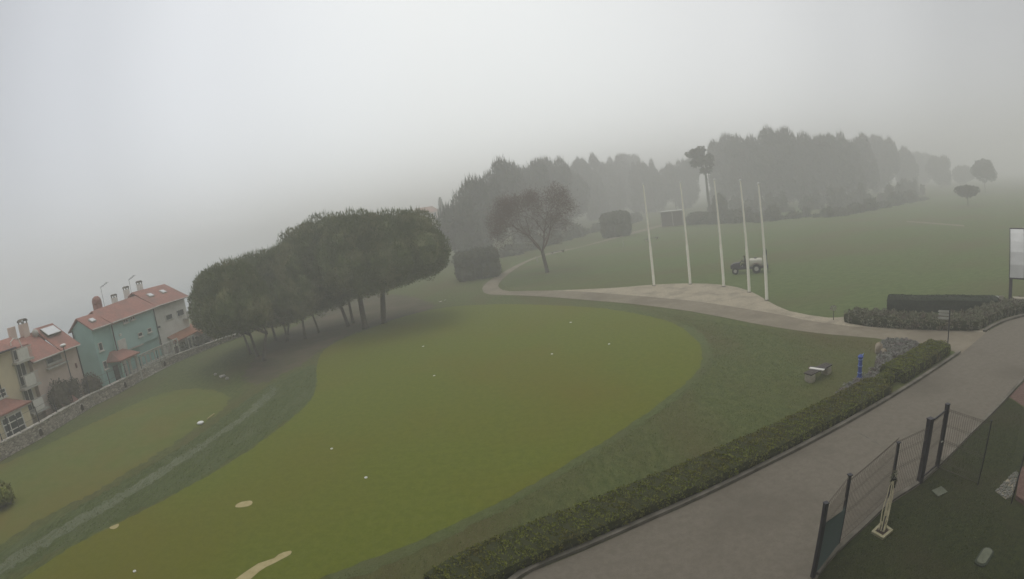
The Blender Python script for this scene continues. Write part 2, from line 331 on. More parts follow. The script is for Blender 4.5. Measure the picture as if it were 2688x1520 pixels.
sheet('putting_green', [(1125, 815), (1200, 804), (1300, 799), (1400, 800), (1500, 804), (1600, 812), (1700, 830), (1770, 850), (1820, 885), (1843, 920), (1838, 960), (1812, 995), (1760, 1038), (1700, 1083), (1600, 1150), (1500, 1210), (1400, 1270), (1300, 1325), (1150, 1395), (1050, 1440), (900, 1495), (780, 1545), (600, 1640), (300, 1640), (-20, 1640), (-20, 1575), (60, 1520), (200, 1430), (350, 1355), (500, 1275), (620, 1205), (700, 1150), (770, 1095), (815, 1052), (832, 1010), (832, 960), (850, 920), (900, 890), (980, 860), (1050, 835)], .012, 'green', 3, .035)
sheet('green_collar', [(1800, 850), (1862, 900), (1868, 945), (1835, 1000), (1780, 1046), (1700, 1105), (1600, 1172), (1500, 1233), (1400, 1294), (1300, 1350), (1150, 1422), (1050, 1468), (920, 1520), (860, 1550), (900, 1440), (1150, 1340), (1400, 1240), (1600, 1110), (1700, 1040), (1780, 960)], .008, 'collar', 3, .08)
sheet('gravel', [(1325, 765), (1445, 763), (1587, 757), (1650, 753), (1719, 747), (1811, 744), (1900, 748), (1968, 764), (2013, 789), (2073, 817), (2174, 834), (2214, 832), (2240, 840), (2400, 850), (2574, 860), (2585, 876), (2481, 872), (2294, 868), (2187, 858), (2107, 846), (2053, 834), (1932, 813), (1811, 795), (1650, 782), (1550, 772), (1450, 770), (1325, 770)], .008, 'gravel', 2)
sheet('path', [(1734, 590), (1634, 616), (1524, 648), (1476, 656), (1423, 669), (1366, 691), (1328, 711), (1290, 733), (1270, 750), (1267, 763), (1284, 773), (1353, 775), (1460, 781), (1555, 789), (1650, 797), (1811, 817), (1972, 848), (2093, 868), (2187, 879), (2294, 888), (2400, 903), (2502, 922), (2540, 940), (2600, 900), (2590, 874), (2481, 866), (2294, 862), (2187, 851), (2107, 839), (2053, 827), (1932, 807), (1811, 789), (1650, 775), (1550, 767), (1450, 763), (1340, 765), (1312, 757), (1310, 744), (1332, 722), (1366, 698), (1413, 676), (1492, 657), (1634, 622), (1738, 594)], .012, 'path', 2)
road_px = [(1340, 1540), (1400, 1500), (1700, 1372), (2000, 1232), (2200, 1128), (2400, 1010), (2525, 927), (2590, 872), (2640, 845), (2700, 828), (2760, 820), (2760, 930), (2684, 1002), (2647, 1044), (2588, 1106), (2542, 1150), (2462, 1232), (2413, 1275), (2335, 1325), (2260, 1395), (2200, 1450), (2150, 1510), (2100, 1600), (1500, 1640)]
sheet('road', road_px, .016, 'asphalt', 1)
sheet('road_joint', [(2224, 1122), (2262, 1140), (2300, 1162), (2340, 1188), (2342, 1191), (2300, 1165), (2262, 1143), (2222, 1125)], .020, 'concrete', 1)
sheet('garden_ground', [(2647, 1044), (2588, 1106), (2542, 1150), (2462, 1232), (2413, 1275), (2335, 1325), (2260, 1395), (2200, 1450), (2150, 1510), (2100, 1600), (2760, 1640), (2760, 1120)], .012, 'garden', 1)
sheet('brick_paving', [(2649, 1043), (2700, 990), (2780, 960), (2780, 1130), (2690, 1070)], .020, 'brickpave', 1)
sheet('sand_strip', [(600, 1540), (640, 1505), (680, 1480), (720, 1466), (745, 1450), (766, 1446), (762, 1456), (735, 1470), (715, 1480), (680, 1500), (650, 1530), (640, 1545)], .016, 'sand', 2, .02)
sheet('sand_patch', [(618, 1332), (625, 1322), (645, 1316), (662, 1316), (660, 1326), (640, 1332)], .016, 'sand', 2)
sheet('worn_patch', [(287, 1386), (300, 1379), (312, 1376), (310, 1384), (298, 1390)], .016, 'sand', 2)
sheet('far_track', [(2380, 580), (2430, 583), (2530, 591), (2532, 595), (2430, 587), (2380, 583)], .012, 'path', 1)
sheet('pebbles', [(2613, 1292), (2640, 1262), (2668, 1238), (2672, 1250), (2655, 1305), (2640, 1312)], .016, 'gravel', 1)

# ------------------------------------------------------------------ road edge, kerbs
def strip(name, px, wid, h, m, z0=0.0, side=1, label=None, cat=None, k=3):
    """a long bar of width wid on one side of the line px"""
    P = smooth_poly([G(*p) for p in px], k, False); b = MB(); n = len(P)
    for i, p in enumerate(P):
        d = (P[min(i + 1, n - 1)] - P[max(i - 1, 0)]).normalized(); nn = Vector((-d.y, d.x, 0)) * side * wid
        b.v += [(p.x, p.y, z0), (p.x + nn.x, p.y + nn.y, z0), (p.x + nn.x, p.y + nn.y, z0 + h), (p.x, p.y, z0 + h)]
    for i in range(n - 1):
        for a, c in ((0, 1), (1, 2), (2, 3), (3, 0)): b.f.append((i * 4 + a, i * 4 + c, i * 4 + 4 + c, i * 4 + 4 + a))
    b.f += [(3, 2, 1, 0), tuple((n - 1) * 4 + q for q in (0, 1, 2, 3))]
    o = b.build(name, m)
    if label: tag(o, label, cat)
    return o, P
struct(strip('road_kerb', [(1340, 1540), (1400, 1499), (1550, 1437), (1700, 1371), (1850, 1304), (2000, 1231), (2200, 1127), (2400, 1009), (2522, 927)], .18, .12, 'concrete', .0, 1)[0])
struct(strip('road_kerb', [(2588, 873), (2600, 864), (2640, 845), (2700, 829), (2760, 822)], .22, .14, 'concrete', .0, 1)[0])
struct(strip('garden_kerb', [(2150, 1512), (2175, 1478), (2205, 1446), (2262, 1393), (2337, 1323), (2413, 1273), (2462, 1230), (2542, 1149), (2588, 1105), (2650, 1041), (2700, 985)], .14, .10, 'concrete', .0, 1)[0])

# ------------------------------------------------------------------ unseen building block added behind the camera to shade the near ground
t = thing('shade_block', (5, -8, 0), 'unseen pale block added behind the camera to shade the near ground', 'shade_block')
b = MB(); b.box(-45, 55, -16, -1.2, 0, 16.0); b.build('wall', 'offwhite', t); b = MB(); b.box(-45.4, 55.4, -16.4, -.8, 16.01, 16.4); b.build('roof', 'concrete', t)
for fl in range(5):
    for k in range(-10, 13):
        b = MB(); b.box(k * 4.1 - .7, k * 4.1 + .7, -1.2, -1.14, 1.0 + fl * 3, 2.4 + fl * 3); b.build('window', 'glass', t)
# ------------------------------------------------------------------ hedges
def hedge(name, px, wid, h, leafm, corem, size, dens, label, seed=1, side=1, group=None, lump=.06, leafname='leaves', px_is_world=False):
    P = smooth_poly([G(*p) for p in px], 3, False); n = len(P); c = sum(P, Vector()) / n
    t = thing(name, (c.x, c.y, 0), label, 'hedge', group)
    b = MB(); prof = [(0.06, 0), (.02, h * .5), (.05, h * .86), (.18, h * .96), (.5, h), (.82, h * .96), (.95, h * .86), (.98, h * .5), (.94, 0)]
    for i, p in enumerate(P):
        d = (P[min(i + 1, n - 1)] - P[max(i - 1, 0)]).normalized(); nn = Vector((-d.y, d.x, 0)) * side * wid
        hh = 1 + lump * math.sin(i * 1.3) * math.sin(i * .37)
        for u, z in prof: b.v.append((p.x + nn.x * u, p.y + nn.y * u, z * hh))
    k = len(prof)
    for i in range(n - 1):
        for j in range(k - 1): b.f.append((i * k + j, i * k + j + 1, (i + 1) * k + j + 1, (i + 1) * k + j) if side > 0 else (i * k + j, (i + 1) * k + j, (i + 1) * k + j + 1, i * k + j + 1))
    b.f += [tuple(range(k)), tuple((n - 1) * k + j for j in range(k - 1, -1, -1))]
    core = b.build('branches', corem, t)
    # leaves over the faces
    me = core.data; me.calc_loop_triangles()
    tris = np.array([[me.vertices[v].co[:] for v in l.vertices] for l in me.loop_triangles]); tris = tris + np.array([c.x, c.y, 0])
    nrm = np.cross(tris[:, 1] - tris[:, 0], tris[:, 2] - tris[:, 0]); ar = np.linalg.norm(nrm, axis=1) / 2
    nrm = nrm / (np.linalg.norm(nrm, axis=1)[:, None] + 1e-9)
    cen = np.array([c.x, c.y, h * .4]); flip = np.einsum('ij,ij->i', nrm, tris.mean(1) - cen)
    r = np.random.default_rng(seed); N_ = int(ar.sum() * dens); idx = r.choice(len(ar), N_, p=ar / ar.sum())
    a, bq = r.random(N_), r.random(N_); sw = a + bq > 1; a[sw], bq[sw] = 1 - a[sw], 1 - bq[sw]
    T = tris[idx]; pts = T[:, 0] + (T[:, 1] - T[:, 0]) * a[:, None] + (T[:, 2] - T[:, 0]) * bq[:, None]
    nn = nrm[idx]; 
    nn[:, 2] = np.abs(nn[:, 2])
    wob = (np.sin(pts[:, 0] * 7.1) * np.sin(pts[:, 1] * 6.3) + .6 * np.sin(pts[:, 0] * 17 + pts[:, 1] * 13)) * lump * .5
    pts = pts + nn * wob[:, None] * 1.0 + np.array([0, 0, 1]) * np.maximum(wob, 0)[:, None]
    np_mesh(leafname, leaves(pts, nn, size, 1.1, 4, seed), 4, leafm, t, (c.x, c.y, 0))
    return t
# the long box hedge: its outer line runs just inside the kerb
hedge('box_hedge', [(1215, 1600), (1325, 1528), (1500, 1451), (1700, 1363), (1900, 1273), (2050, 1198), (2200, 1119), (2342, 1038)], 1.62, .47, 'hedge', 'hedge_core', .05, 620,
      'long low clipped box hedge between the road kerb and the lawn', 3)
hedge('box_hedge', [(2378, 1008), (2425, 977), (2472, 948), (2496, 930)], 1.6, .60, 'hedge', 'hedge_core', .05, 620,
      'short rounded end of box hedge past the gap, below the finger signpost', 4)
hedge('box_hedge', [(2322, 1030), (2350, 1004), (2378, 988)], .75, .5, 'hedge', 'hedge_core', .05, 620,
      'narrow set-back piece of box hedge behind the gap at the kerb', 5)
hedge('privet_hedge', [(2214, 846), (2240, 852), (2300, 860), (2400, 866), (2500, 869), (2570, 868), (2610, 846), (2660, 830), (2720, 818)], 1.9, .62, 'privet', 'hedge_core', .10, 330,
      'loose grey green flowering hedge edging the path below the dark hedge', 6, lump=.16)
hedge('cypress_hedge', [(2328, 818), (2400, 821), (2500, 822), (2590, 824), (2625, 822)], 1.6, .98, 'darkhedge', 'darkhedge', .05, 260,
      'dark blocky clipped hedge standing on the field behind the loose flowering hedge', 7, lump=.02)

# ------------------------------------------------------------------ lavender bed, boulder, blue post, bench
def scatter_in(px, n, seed):
    P = [G(*p) for p in px]; xs = [p.x for p in P]; ys = [p.y for p in P]; r = random.Random(seed); o = []
    while len(o) < n:
        x, y = r.uniform(min(xs), max(xs)), r.uniform(min(ys), max(ys)); ins = False
        for i in range(len(P)):
            a, b_ = P[i], P[i - 1]
            if (a.y > y) != (b_.y > y) and x < (b_.x - a.x) * (y - a.y) / (b_.y - a.y) + a.x: ins = not ins
        if ins: o.append((x, y))
    return o
bed = [(2306, 902), (2330, 891), (2380, 892), (2415, 905), (2405, 925), (2360, 950), (2330, 985), (2290, 1000), (2252, 1018), (2200, 1052), (2188, 1048), (2222, 1010), (2262, 990), (2300, 962), (2304, 930)]
P = scatter_in(bed, 260, 2); pts = []; nn = []
for x, y in P:
    d = dirs(34, int(abs(x * 1000 + y * 77)) % 99991); d[:, 2] = np.abs(d[:, 2]); s = random.uniform(.06, .14)
    pts.append(np.array([x, y, .02]) + d * s * np.array([1, 1, .9])); nn.append(d)
tag(np_mesh('rock_plants', leaves(np.concatenate(pts), np.concatenate(nn), .06, .5, 3, 5), 3, 'lav'), 'grey purple low ground cover filling the rockery by the hedge', 'plants', kind='stuff')
struct(sheet('rockery_soil', bed, .020, 'soil', 1))
r_ = random.Random(5); b = MB()
for x, y in scatter_in(bed, 420, 9): b.ball((x, y, .03), r_.uniform(.04, .10), 7, 5, r_.uniform(.04, .08), .25)
for i in range(60):
    g = G(2050 + i * 3.2 + r_.uniform(-5, 5), 1113 - i * 1.45 + r_.uniform(-5, 5)); b.ball((g.x, g.y, .02), r_.uniform(.03, .07), 6, 4, .04, .2)
tag(b.build('rockery_stones', 'rubble'), 'small pale stones scattered through the rockery along the hedge', 'stones', kind='stuff')
g = G(2306, 925); b = MB()
b.ball((g.x, g.y, .16), .26, 12, 9, .42, .22, .7); b.ball((g.x + .12, g.y - .3, .08), .2, 10, 7, .2, .25, .8)
tag(b.build('boulder', 'boulder', smooth=True), 'upright tan boulder at the corner of the rockery', 'boulder')
g = G(2256, 993); t = thing('hydrant', g, 'blue painted hand pump post standing beside the rockery', 'hydrant')
b = MB(); b.tube([(g.x, g.y, 0), (g.x, g.y, .10)], .15, 12); b.tube([(g.x, g.y, .1), (g.x, g.y, 1.02)], [.105, .095], 12); b.build('column', 'blue', t)
b = MB(); b.tube([(g.x, g.y, 1.02), (g.x, g.y, 1.10), (g.x, g.y, 1.13), (g.x, g.y, 1.2)], [.12, .15, .12, .05], 12); b.build('cap', 'blue', t)
b = MB(); b.tube([(g.x, g.y, .84), (g.x - .16, g.y - .12, .82), (g.x - .19, g.y - .14, .74)], .035, 8); b.build('spout', 'blue', t)
for z in (.28, .62, .94): b = MB(); b.tube([(g.x, g.y, z), (g.x, g.y, z + .035)], .125, 12); b.build('band', 'paleblue', t)
b = MB(); b.obox((g.x + .10, g.y + .02, 1.12), (.12, .02, .06), (0, .018, 0), (0, 0, .018)); b.build('handle', 'paleblue', t)

# bench: plank seat on two stone blocks, a board lying across it
A, B = G(2122, 1003), G(2166, 981); d = (B - A).normalized(); A = A - d * .10; B = B + d * .30; nrm_ = Vector((-d.y, d.x, 0)); c = (A + B) / 2
L = (B - A).length; t = thing('bench', c, 'dark plank bench on two pale stone blocks on the lawn', 'bench')
for s in (-1, 1):
    q = c + d * s * (L / 2 - .22); b = MB(); zz = .40
    vs = []; 
    for z, k in ((0, .92), (.1, 1.0), (.3, .97), (zz, .9)):
        for i in range(14):
            a = 2 * math.pi * i / 14; cx_, sx_ = math.cos(a), math.sin(a); e = .55
            ux = math.copysign(abs(cx_) ** e, cx_) * .20 * k; uy = math.copysign(abs(sx_) ** e, sx_) * .26 * k
            p = q + d * ux + nrm_ * uy; vs.append((p.x, p.y, z))
    b.v = vs; b.f = [(j * 14 + i, j * 14 + (i + 1) % 14, (j + 1) * 14 + (i + 1) % 14, (j + 1) * 14 + i) for j in range(3) for i in range(14)] + [tuple(42 + i for i in range(14)), tuple(range(13, -1, -1))]
    b.build('leg', 'stoneb', t)
for k in range(3):
    b = MB(); b.obox(c + nrm_ * (k - 1) * .165 + Vector((0, 0, .43)), d * (L / 2), nrm_ * .075, (0, 0, .028)); b.build('seat_plank', 'bench', t)
q = c - d * (L / 2 - .78); t2 = thing('cross_board', (q.x, q.y, .46), 'white edged board lying across the plank bench', 'board')
ax = (nrm_ * .9 + d * -.25).normalized()
b = MB(); b.obox((q.x, q.y, .475), ax * .40, ax.cross(Vector((0, 0, 1))) * .11, (0, 0, .014)); b.build('panel', 'white', t2)
b = MB(); b.obox(Vector((q.x, q.y, .478)) + ax.cross(Vector((0, 0, 1))) * .125, ax * .44, ax.cross(Vector((0, 0, 1))) * .012, (0, 0, .03)); b.build('edge', 'dark', t2)
b = MB(); b.obox(Vector((q.x, q.y, .478)) + ax * .42, ax * .02, ax.cross(Vector((0, 0, 1))) * .10, (0, 0, .02)); b.build('end_cap', 'red', t2)

# ------------------------------------------------------------------ signpost, young tree, golf things
g = G(2487, 911); t = thing('signpost', g, 'grey finger signpost with three boards at the corner of the path', 'signpost')
H_ = 2.05
b = MB(); b.tube([(g.x, g.y, 0), (g.x, g.y, H_)], .032, 8); b.tube([(g.x, g.y, 0), (g.x, g.y, .05)], .07, 8); b.build('pole', 'dark', t)
vd = Vector((g.x, g.y, 0)).normalized(); sd_ = Vector((-vd.y, vd.x, 0))
for k, (z, a) in enumerate(((1.98, .02), (1.80, .18), (1.62, -.05))):
    dd = (sd_ + vd * a).normalized(); up = Vector((0, 0, 1)); P = []
    for u, v in ((0.04, -.065), (.62, -.065), (.70, 0), (.62, .065), (.04, .065)): P.append(Vector((g.x, g.y, z)) + dd * u + up * v - vd * .02)
    b = MB(); b.slab(P, vd * -.02); b.build('board', 'offwhite', t)
g = G(2188, 840); t = thing('young_tree', g, 'tiny round-headed sapling on a thin stem at the edge of the field', 'sapling')
b = MB(); b.tube([(g.x, g.y, 0), (g.x, g.y, .65)], [.03, .02], 6); b.build('trunk', 'bark', t)
d_ = dirs(170, 31); pp = np.array([g.x, g.y, .82]) + d_ * np.array([.19, .19, .16]); np_mesh('crown', leaves(pp, d_, .05, .7, 3, 3), 3, 'lav', t, g)

cups = [(1111, 910, 'uppermost on the left of the green'), (1140, 987, 'left of the middle of the green'), (871, 1179, 'left of the lower pair on the green'),
        (961, 1255, 'right of the lower pair on the green'), (354, 1501, 'nearest the bottom left corner'), (1449, 930, 'in the upper middle of the green'),
        (1599, 904, 'furthest to the right on the green'), (1498, 847, 'near the top edge of the green')]
for x, y, l in cups:
    g = G(x, y); dd = g.length; rad = max(.065, dd * .0023)
    t = thing('practice_hole_cup', (g.x, g.y, .012), 'small round white cup marker ' + l, 'golf cup', 'golf cups on the putting green')
    b = MB(); 
    n = 14; ring = [(math.cos(2 * math.pi * k / n), math.sin(2 * math.pi * k / n)) for k in range(n)]
    for r_, z in ((rad, .0), (rad, .030), (rad * .45, .034), (rad * .42, .006)): b.v += [(g.x + a * r_, g.y + c_ * r_, .012 + z) for a, c_ in ring]
    b.f = [(j * n + i, j * n + (i + 1) % n, (j + 1) * n + (i + 1) % n, (j + 1) * n + i) for j in range(3) for i in range(n)]
    b.build('rim', 'cup', t); b = MB(); b.tube([(g.x, g.y, .014), (g.x, g.y, .020)], rad * .42, 12); b.build('hole', 'offwhite', t)
g = G(527, 1113); t = thing('tee_marker', g, 'white tee marker with a pale pole lying behind it on the left bank', 'marker')
b = MB(); b.ball((g.x, g.y, .08), .24, 12, 7, .10); b.build('block', 'cup', t, True)
b = MB(); q0, q1 = G(545, 1102), G(563, 1088); b.tube([(q0.x, q0.y, .06), (q1.x, q1.y, .06)], .035, 6); b.build('pole', 'sand', t)
for (x, y), l in (((1157, 793), 'low pale stone lying at the top left edge of the green'), ((1169, 789), 'smaller pale stone right of the one at the top left edge of the green')):
    g = G(x, y); b = MB(); b.ball((g.x, g.y, .05), .20 if x == 1157 else .12, 8, 5, .08, .2); tag(b.build('stone', 'stonep'), l, 'stone')
for (x, y), l in (((566, 985), 'left pale stone on the grass below the leaning pine trunks'), ((584, 990), 'long flat pale stone on the grass below the leaning pine trunks'), ((597, 996), 'small right hand stone below the leaning pine trunks')):
    g = G(x, y); b = MB(); b.ball((g.x, g.y, .08), .30 if x == 584 else .16, 8, 5, .12, .2); tag(b.build('stone', 'stonep'), l, 'stone')

# ------------------------------------------------------------------ flagpoles
names = ['leftmost, the one nearest the bare tree', 'second from the left', 'middle one of the five', 'fourth, in front of the tractor tank', 'rightmost and nearest']
for i, (bx, by, tx, ty) in enumerate([(1717, 750, 1688, 483), (1812, 746, 1783, 478), (1900, 752, 1873, 471), (1967, 767, 1943, 472), (2013, 788, 1989, 481)]):
    g = G(bx, by); h = hgt(g, tx, ty); t = thing('flagpole', g, 'tall white bare flagpole on the gravel, ' + names[i], 'flagpole', 'flagpoles on the gravel island')
    b = MB(); b.tube([(g.x, g.y, 0), (g.x, g.y, h * .38)], [.135, .13], 12); b.build('lower_mast', 'polew', t)
    b = MB(); b.tube([(g.x, g.y, h * .38), (g.x, g.y, h * .40), (g.x, g.y, h - .12)], [.13, .11, .07], 12); b.build('upper_mast', 'polew', t)
    b = MB(); b.tube([(g.x - .10, g.y - .05, h * .10), (g.x - .10, g.y - .05, h * .45), (g.x - .07, g.y - .04, h - .2)], .008, 4); b.build('rope', 'white', t)
    b = MB(); b.ball((g.x, g.y, h - .04), .12, 12, 8, .10); b.build('finial', 'cup', t, True)
    b = MB(); b.tube([(g.x, g.y, 0), (g.x, g.y, .06)], .20, 12); b.build('foot', 'concrete', t)

# ------------------------------------------------------------------ tractor sprayer with its driver
g = G(1962, 716); vd = Vector((g.x, g.y, 0)).normalized(); X = Vector((vd.y, -vd.x, 0))   # X: to the right as seen from the camera
t = thing('sprayer_tractor', g, 'small grey tractor carrying a pale spray tank on the field behind the flagpoles', 'tractor')
def TP(u, v, z): return Vector((g.x, g.y, 0)) + X * u + vd * v + Vector((0, 0, z))
def tbox(u0, u1, v0, v1, z0, z1, name, m, bb=None):
    b = bb or MB(); b.obox(TP((u0 + u1) / 2, (v0 + v1) / 2, (z0 + z1) / 2), X * (u1 - u0) / 2, vd * (v1 - v0) / 2, (0, 0, (z1 - z0) / 2))
    return b if bb is not None else b.build(name, m, t)
b = MB(); P = [(-1.75, .55), (-1.72, .95), (-1.45, 1.12), (-.75, 1.2), (-.75, .55)]
b.slab([TP(u, -.38, z) for u, z in P], vd * -.76); b.build('bonnet', 'machine', t)
tbox(-1.80, -1.74, -.33, .33, .55, .92, 'grille', 'black'); tbox(-1.4, 1.7, -.30, .30, .42, .62, 'chassis', 'machine'); tbox(-.75, .1, -.5, .5, .6, .72, 'floor_plate', 'machine')
for u, r_ in ((-1.3, .36), (1.0, .48)):
    for v in (-.62, .62):
        b = MB(); b.tube([TP(u, v - .13, r_), TP(u, v - .10, r_), TP(u, v + .10, r_), TP(u, v + .13, r_)], [r_ * .86, r_, r_, r_ * .86], 18); wh = b.build('wheel', 'black', t)
        b = MB(); b.tube([TP(u, v - .15 * (1 if v < 0 else -1) - (.02 if v < 0 else -.02), r_), TP(u, v, r_)], r_ * .5, 12); rim = b.build('rim', 'offwhite', wh)
for v in (-.62, .62):
    b = MB(); pr = [TP(1.0 + .6 * math.cos(a), v, .48 + .6 * math.sin(a)) for a in np.linspace(.25, 2.9, 9)]
    for i in range(8): b.slab([pr[i] - vd * .16, pr[i + 1] - vd * .16, pr[i + 1] + vd * .16, pr[i] + vd * .16], (0, 0, .03))
    b.build('mudguard', 'red', t)
tbox(-.45, .02, -.28, .28, .72, .86, 'seat', 'black'); tbox(-.02, .07, -.28, .28, .86, 1.3, 'seat_back', 'black')
b = MB(); b.tube([TP(-.78, 0, 1.0), TP(-.62, 0, 1.28)], .03, 6); b.build('steering_column', 'dark', t)
b = MB(); c0 = TP(-.60, 0, 1.30); b.tube([c0 + (vd * math.cos(a) + (X * .5 + Vector((0, 0, .5))).normalized() * math.sin(a)) * .19 for a in np.linspace(0, 2 * math.pi, 15)], .02, 6); b.build('steering_wheel', 'black', t)
# tank: a rounded horizontal drum with lid and steel straps
b = MB(); vs = []; n = 20
for u, k in ((.30, .78), (.36, .95), (.50, 1), (1.50, 1), (1.64, .95), (1.70, .78)):
    for i in range(n):
        a = 2 * math.pi * i / n; ca, sa = math.cos(a), math.sin(a); e = .6
        vs.append(TP(u, math.copysign(abs(ca) ** e, ca) * .62 * k, 1.10 + math.copysign(abs(sa) ** e, sa) * .40 * k))
b.v = vs; b.f = [(j * n + i, j * n + (i + 1) % n, (j + 1) * n + (i + 1) % n, (j + 1) * n + i) for j in range(5) for i in range(n)] + [tuple(range(n)), tuple(5 * n + i for i in range(n - 1, -1, -1))]
tk = b.build('tank', 'tank', t, True)
b = MB(); b.tube([TP(.95, 0, 1.49), TP(.95, 0, 1.57)], .17, 12); b.build('lid', 'machine', tk)
for u in (.62, 1.38): tbox(u - .03, u + .03, -.66, .66, .66, .72, 'strap', 'dark')
# folded spray booms standing upright behind the tank
for v in (-.5, .5):
    b = MB(); b.tube([TP(1.85, v, .7), TP(2.05, v, 2.5)], .035, 6); b.tube([TP(2.15, v, .7), TP(2.22, v, 2.35)], .03, 6)
    for k in range(7): z = .85 + k * .23; b.tube([TP(1.87 + (z - .7) * .1, v, z), TP(2.17, v, z + .16)], .022, 5); b.tube([TP(1.87 + (z - .7) * .1, v, z), TP(1.78, v - .05, z - .05)], .025, 5)
    b.build('boom', 'machine', t)
tbox(1.7, 2.25, -.7, .7, .55, .68, 'boom_frame', 'machine'); tbox(2.2, 2.3, -.75, .75, .35, .85, 'rear_bar', 'machine')
b = MB(); b.tube([TP(.12, -.45, .7), TP(.12, -.45, 1.75), TP(.12, .45, 1.75), TP(.12, .45, .7)], .03, 6); b.build('roll_bar', 'dark', t)
# driver: one skinned body, seated, arms to the wheel
def skinned(name, joints, edges, m, parent, root=0, sub=1):
    o0 = Vector(parent['_o'][:]) if parent is not None else Vector()
    me = bpy.data.meshes.new(name); me.from_pydata([Vector(j[0]) - o0 for j in joints], edges, [])
    o = bpy.data.objects.new(name, me); col.objects.link(o); o.modifiers.new('skin', 'SKIN'); me.materials.append(M[m])
    for v, j in zip(me.skin_vertices[0].data, joints): v.radius = (j[1], j[1]); v.use_root = False
    me.skin_vertices[0].data[root].use_root = True
    sb = o.modifiers.new('sub', 'SUBSURF'); sb.levels = sub; sb.render_levels = sub
    for mod in (o.modifiers[0],): mod.use_smooth_shade = True
    dg = bpy.context.evaluated_depsgraph_get(); ev = bpy.data.meshes.new_from_object(o.evaluated_get(dg))
    o.modifiers.clear(); o.data = ev; ev.name = name
    if parent is not None: o.parent = parent
    return o
ps = TP(-.22, 0, .86); tp = thing('person', ps, 'person in dark clothes and cap seated at the wheel of the tractor', 'person')
J = [(TP(-.15, 0, .96), .15), (TP(-.14, 0, 1.18), .15), (TP(-.18, 0, 1.42), .17), (TP(-.20, 0, 1.56), .07), (TP(-.22, 0, 1.66), .085), (TP(-.24, 0, 1.77), .085)]
E_ = [(0, 1), (1, 2), (2, 3), (3, 4), (4, 5)]
for s in (-1, 1):
    k = len(J); J += [(TP(-.18, .20 * s, 1.44), .07), (TP(-.32, .25 * s, 1.22), .055), (TP(-.52, .16 * s, 1.28), .042), (TP(-.60, .14 * s, 1.31), .035),
                      (TP(-.18, .11 * s, .93), .10), (TP(-.55, .14 * s, .98), .085), (TP(-.62, .14 * s, .78), .055), (TP(-.74, .14 * s, .75), .04)]
    E_ += [(2, k), (k, k + 1), (k + 1, k + 2), (k + 2, k + 3), (0, k + 4), (k + 4, k + 5), (k + 5, k + 6), (k + 6, k + 7)]
skinned('body', J, E_, 'jacket', tp)
b = MB(); b.ball(TP(-.255, 0, 1.75), .085, 12, 9, .11); hd = b.build('face', 'skin', tp, True)
b = MB(); b.ball(TP(-.22, 0, 1.80), .105, 12, 6, .085); b.obox(TP(-.36, 0, 1.79), X * .06, vd * .07, (0, 0, .012)); b.build('cap', 'jacket', tp)
for s in (-1, 1):
    for q in range(5):
        a = (q - 2) * .022; b = MB(); ln = (.045, .062, .068, .062, .05)[q]
        b.tube([TP(-.60, .14 * s + a, 1.33), TP(-.60 - ln * .7, .14 * s + a * 1.1, 1.345), TP(-.60 - ln, .14 * s + a, 1.31)], [.011, .010, .008], 6)
        b.build('finger', 'skin', tp)

# ------------------------------------------------------------------ awning-roofed shelter at the right edge
g = G(2650, 808); vd = Vector((g.x, g.y, 0)).normalized(); X = Vector((vd.y, -vd.x, 0))
t = thing('shelter', g, 'shelter with a curved white sheet roof on grey posts at the right edge', 'shelter')
def SP(u, v, z): return Vector((g.x, g.y, 0)) + X * u + vd * v + Vector((0, 0, z))
ztop, zbot = 5.15, 2.05
prof = [(2.6, ztop), (1.95, ztop - .25), (1.25, ztop - .75), (.65, ztop - 1.4), (.25, zbot + .9), (.0, zbot)]
npan, wp = 5, 1.15
for k in range(npan):
    u0, u1 = -.1 + k * wp, -.1 + (k + 1) * wp - .05; b = MB()
    for i in range(len(prof) - 1):
        (v0, z0), (v1, z1) = prof[i], prof[i + 1]; b.slab([SP(u0, v0, z0), SP(u0, v1, z1), SP(u1, v1, z1), SP(u1, v0, z0)], vd * -.03)
    b.build('roof_panel', 'awn', t)
for k in range(npan + 1):
    u = -.13 + k * wp; b = MB(); b.tube([SP(u, v + .0, z + .02) for v, z in prof], .035, 6); b.build('rib', 'dark', t)
for v_, z_ in ((0, zbot), (2.6, ztop)): b = MB(); b.tube([SP(-.15, v_, z_), SP(-.1 + npan * wp, v_, z_)], .055, 6); b.build('beam', 'dark', t)
for u in (.0, 2.6, 5.4): b = MB(); b.obox(SP(u, .35, 1.2), X * .13, vd * .08, (0, 0, 1.2)); b.build('post', 'machine', t)
for u in (.0, 5.4): b = MB(); b.obox(SP(u, 2.6, ztop / 2), X * .05, vd * .05, (0, 0, ztop / 2)); b.build('post', 'machine', t)
g2 = G(2612, 806); t2 = thing('low_sign', g2, 'small pale board on short legs left of the shelter post', 'sign')
v2 = Vector((g2.x, g2.y, 0)).normalized(); X2 = Vector((v2.y, -v2.x, 0))
b = MB(); b.obox(Vector((g2.x, g2.y, .62)), X2 * .26, v2 * .03, (0, 0, .17)); b.build('board', 'white', t2)
b = MB(); b.obox(Vector((g2.x, g2.y, .62)) + X2 * .48, X2 * .2, v2 * .025, (0, 0, .2)); b.build('side_board', 'stoneb', t2)
b = MB(); b.obox(Vector((g2.x, g2.y, .24)) + X2 * .55, X2 * .04, v2 * .04, (0, 0, .24)); b.build('leg', 'stoneb', t2)
g2 = G(2660, 812); t2 = thing('counter', g2, 'pale plank table under the curved roof shelter', 'table')
b = MB(); b.obox(Vector((g2.x, g2.y, .70)) + X2 * 1.5, X2 * 1.6, v2 * .3, (0, 0, .13)); b.build('top', 'stoneb', t2)
for u in (0, 2.9): b = MB(); b.obox(Vector((g2.x, g2.y, .3)) + X2 * u, X2 * .06, v2 * .2, (0, 0, .27)); b.build('leg', 'stoneb', t2)

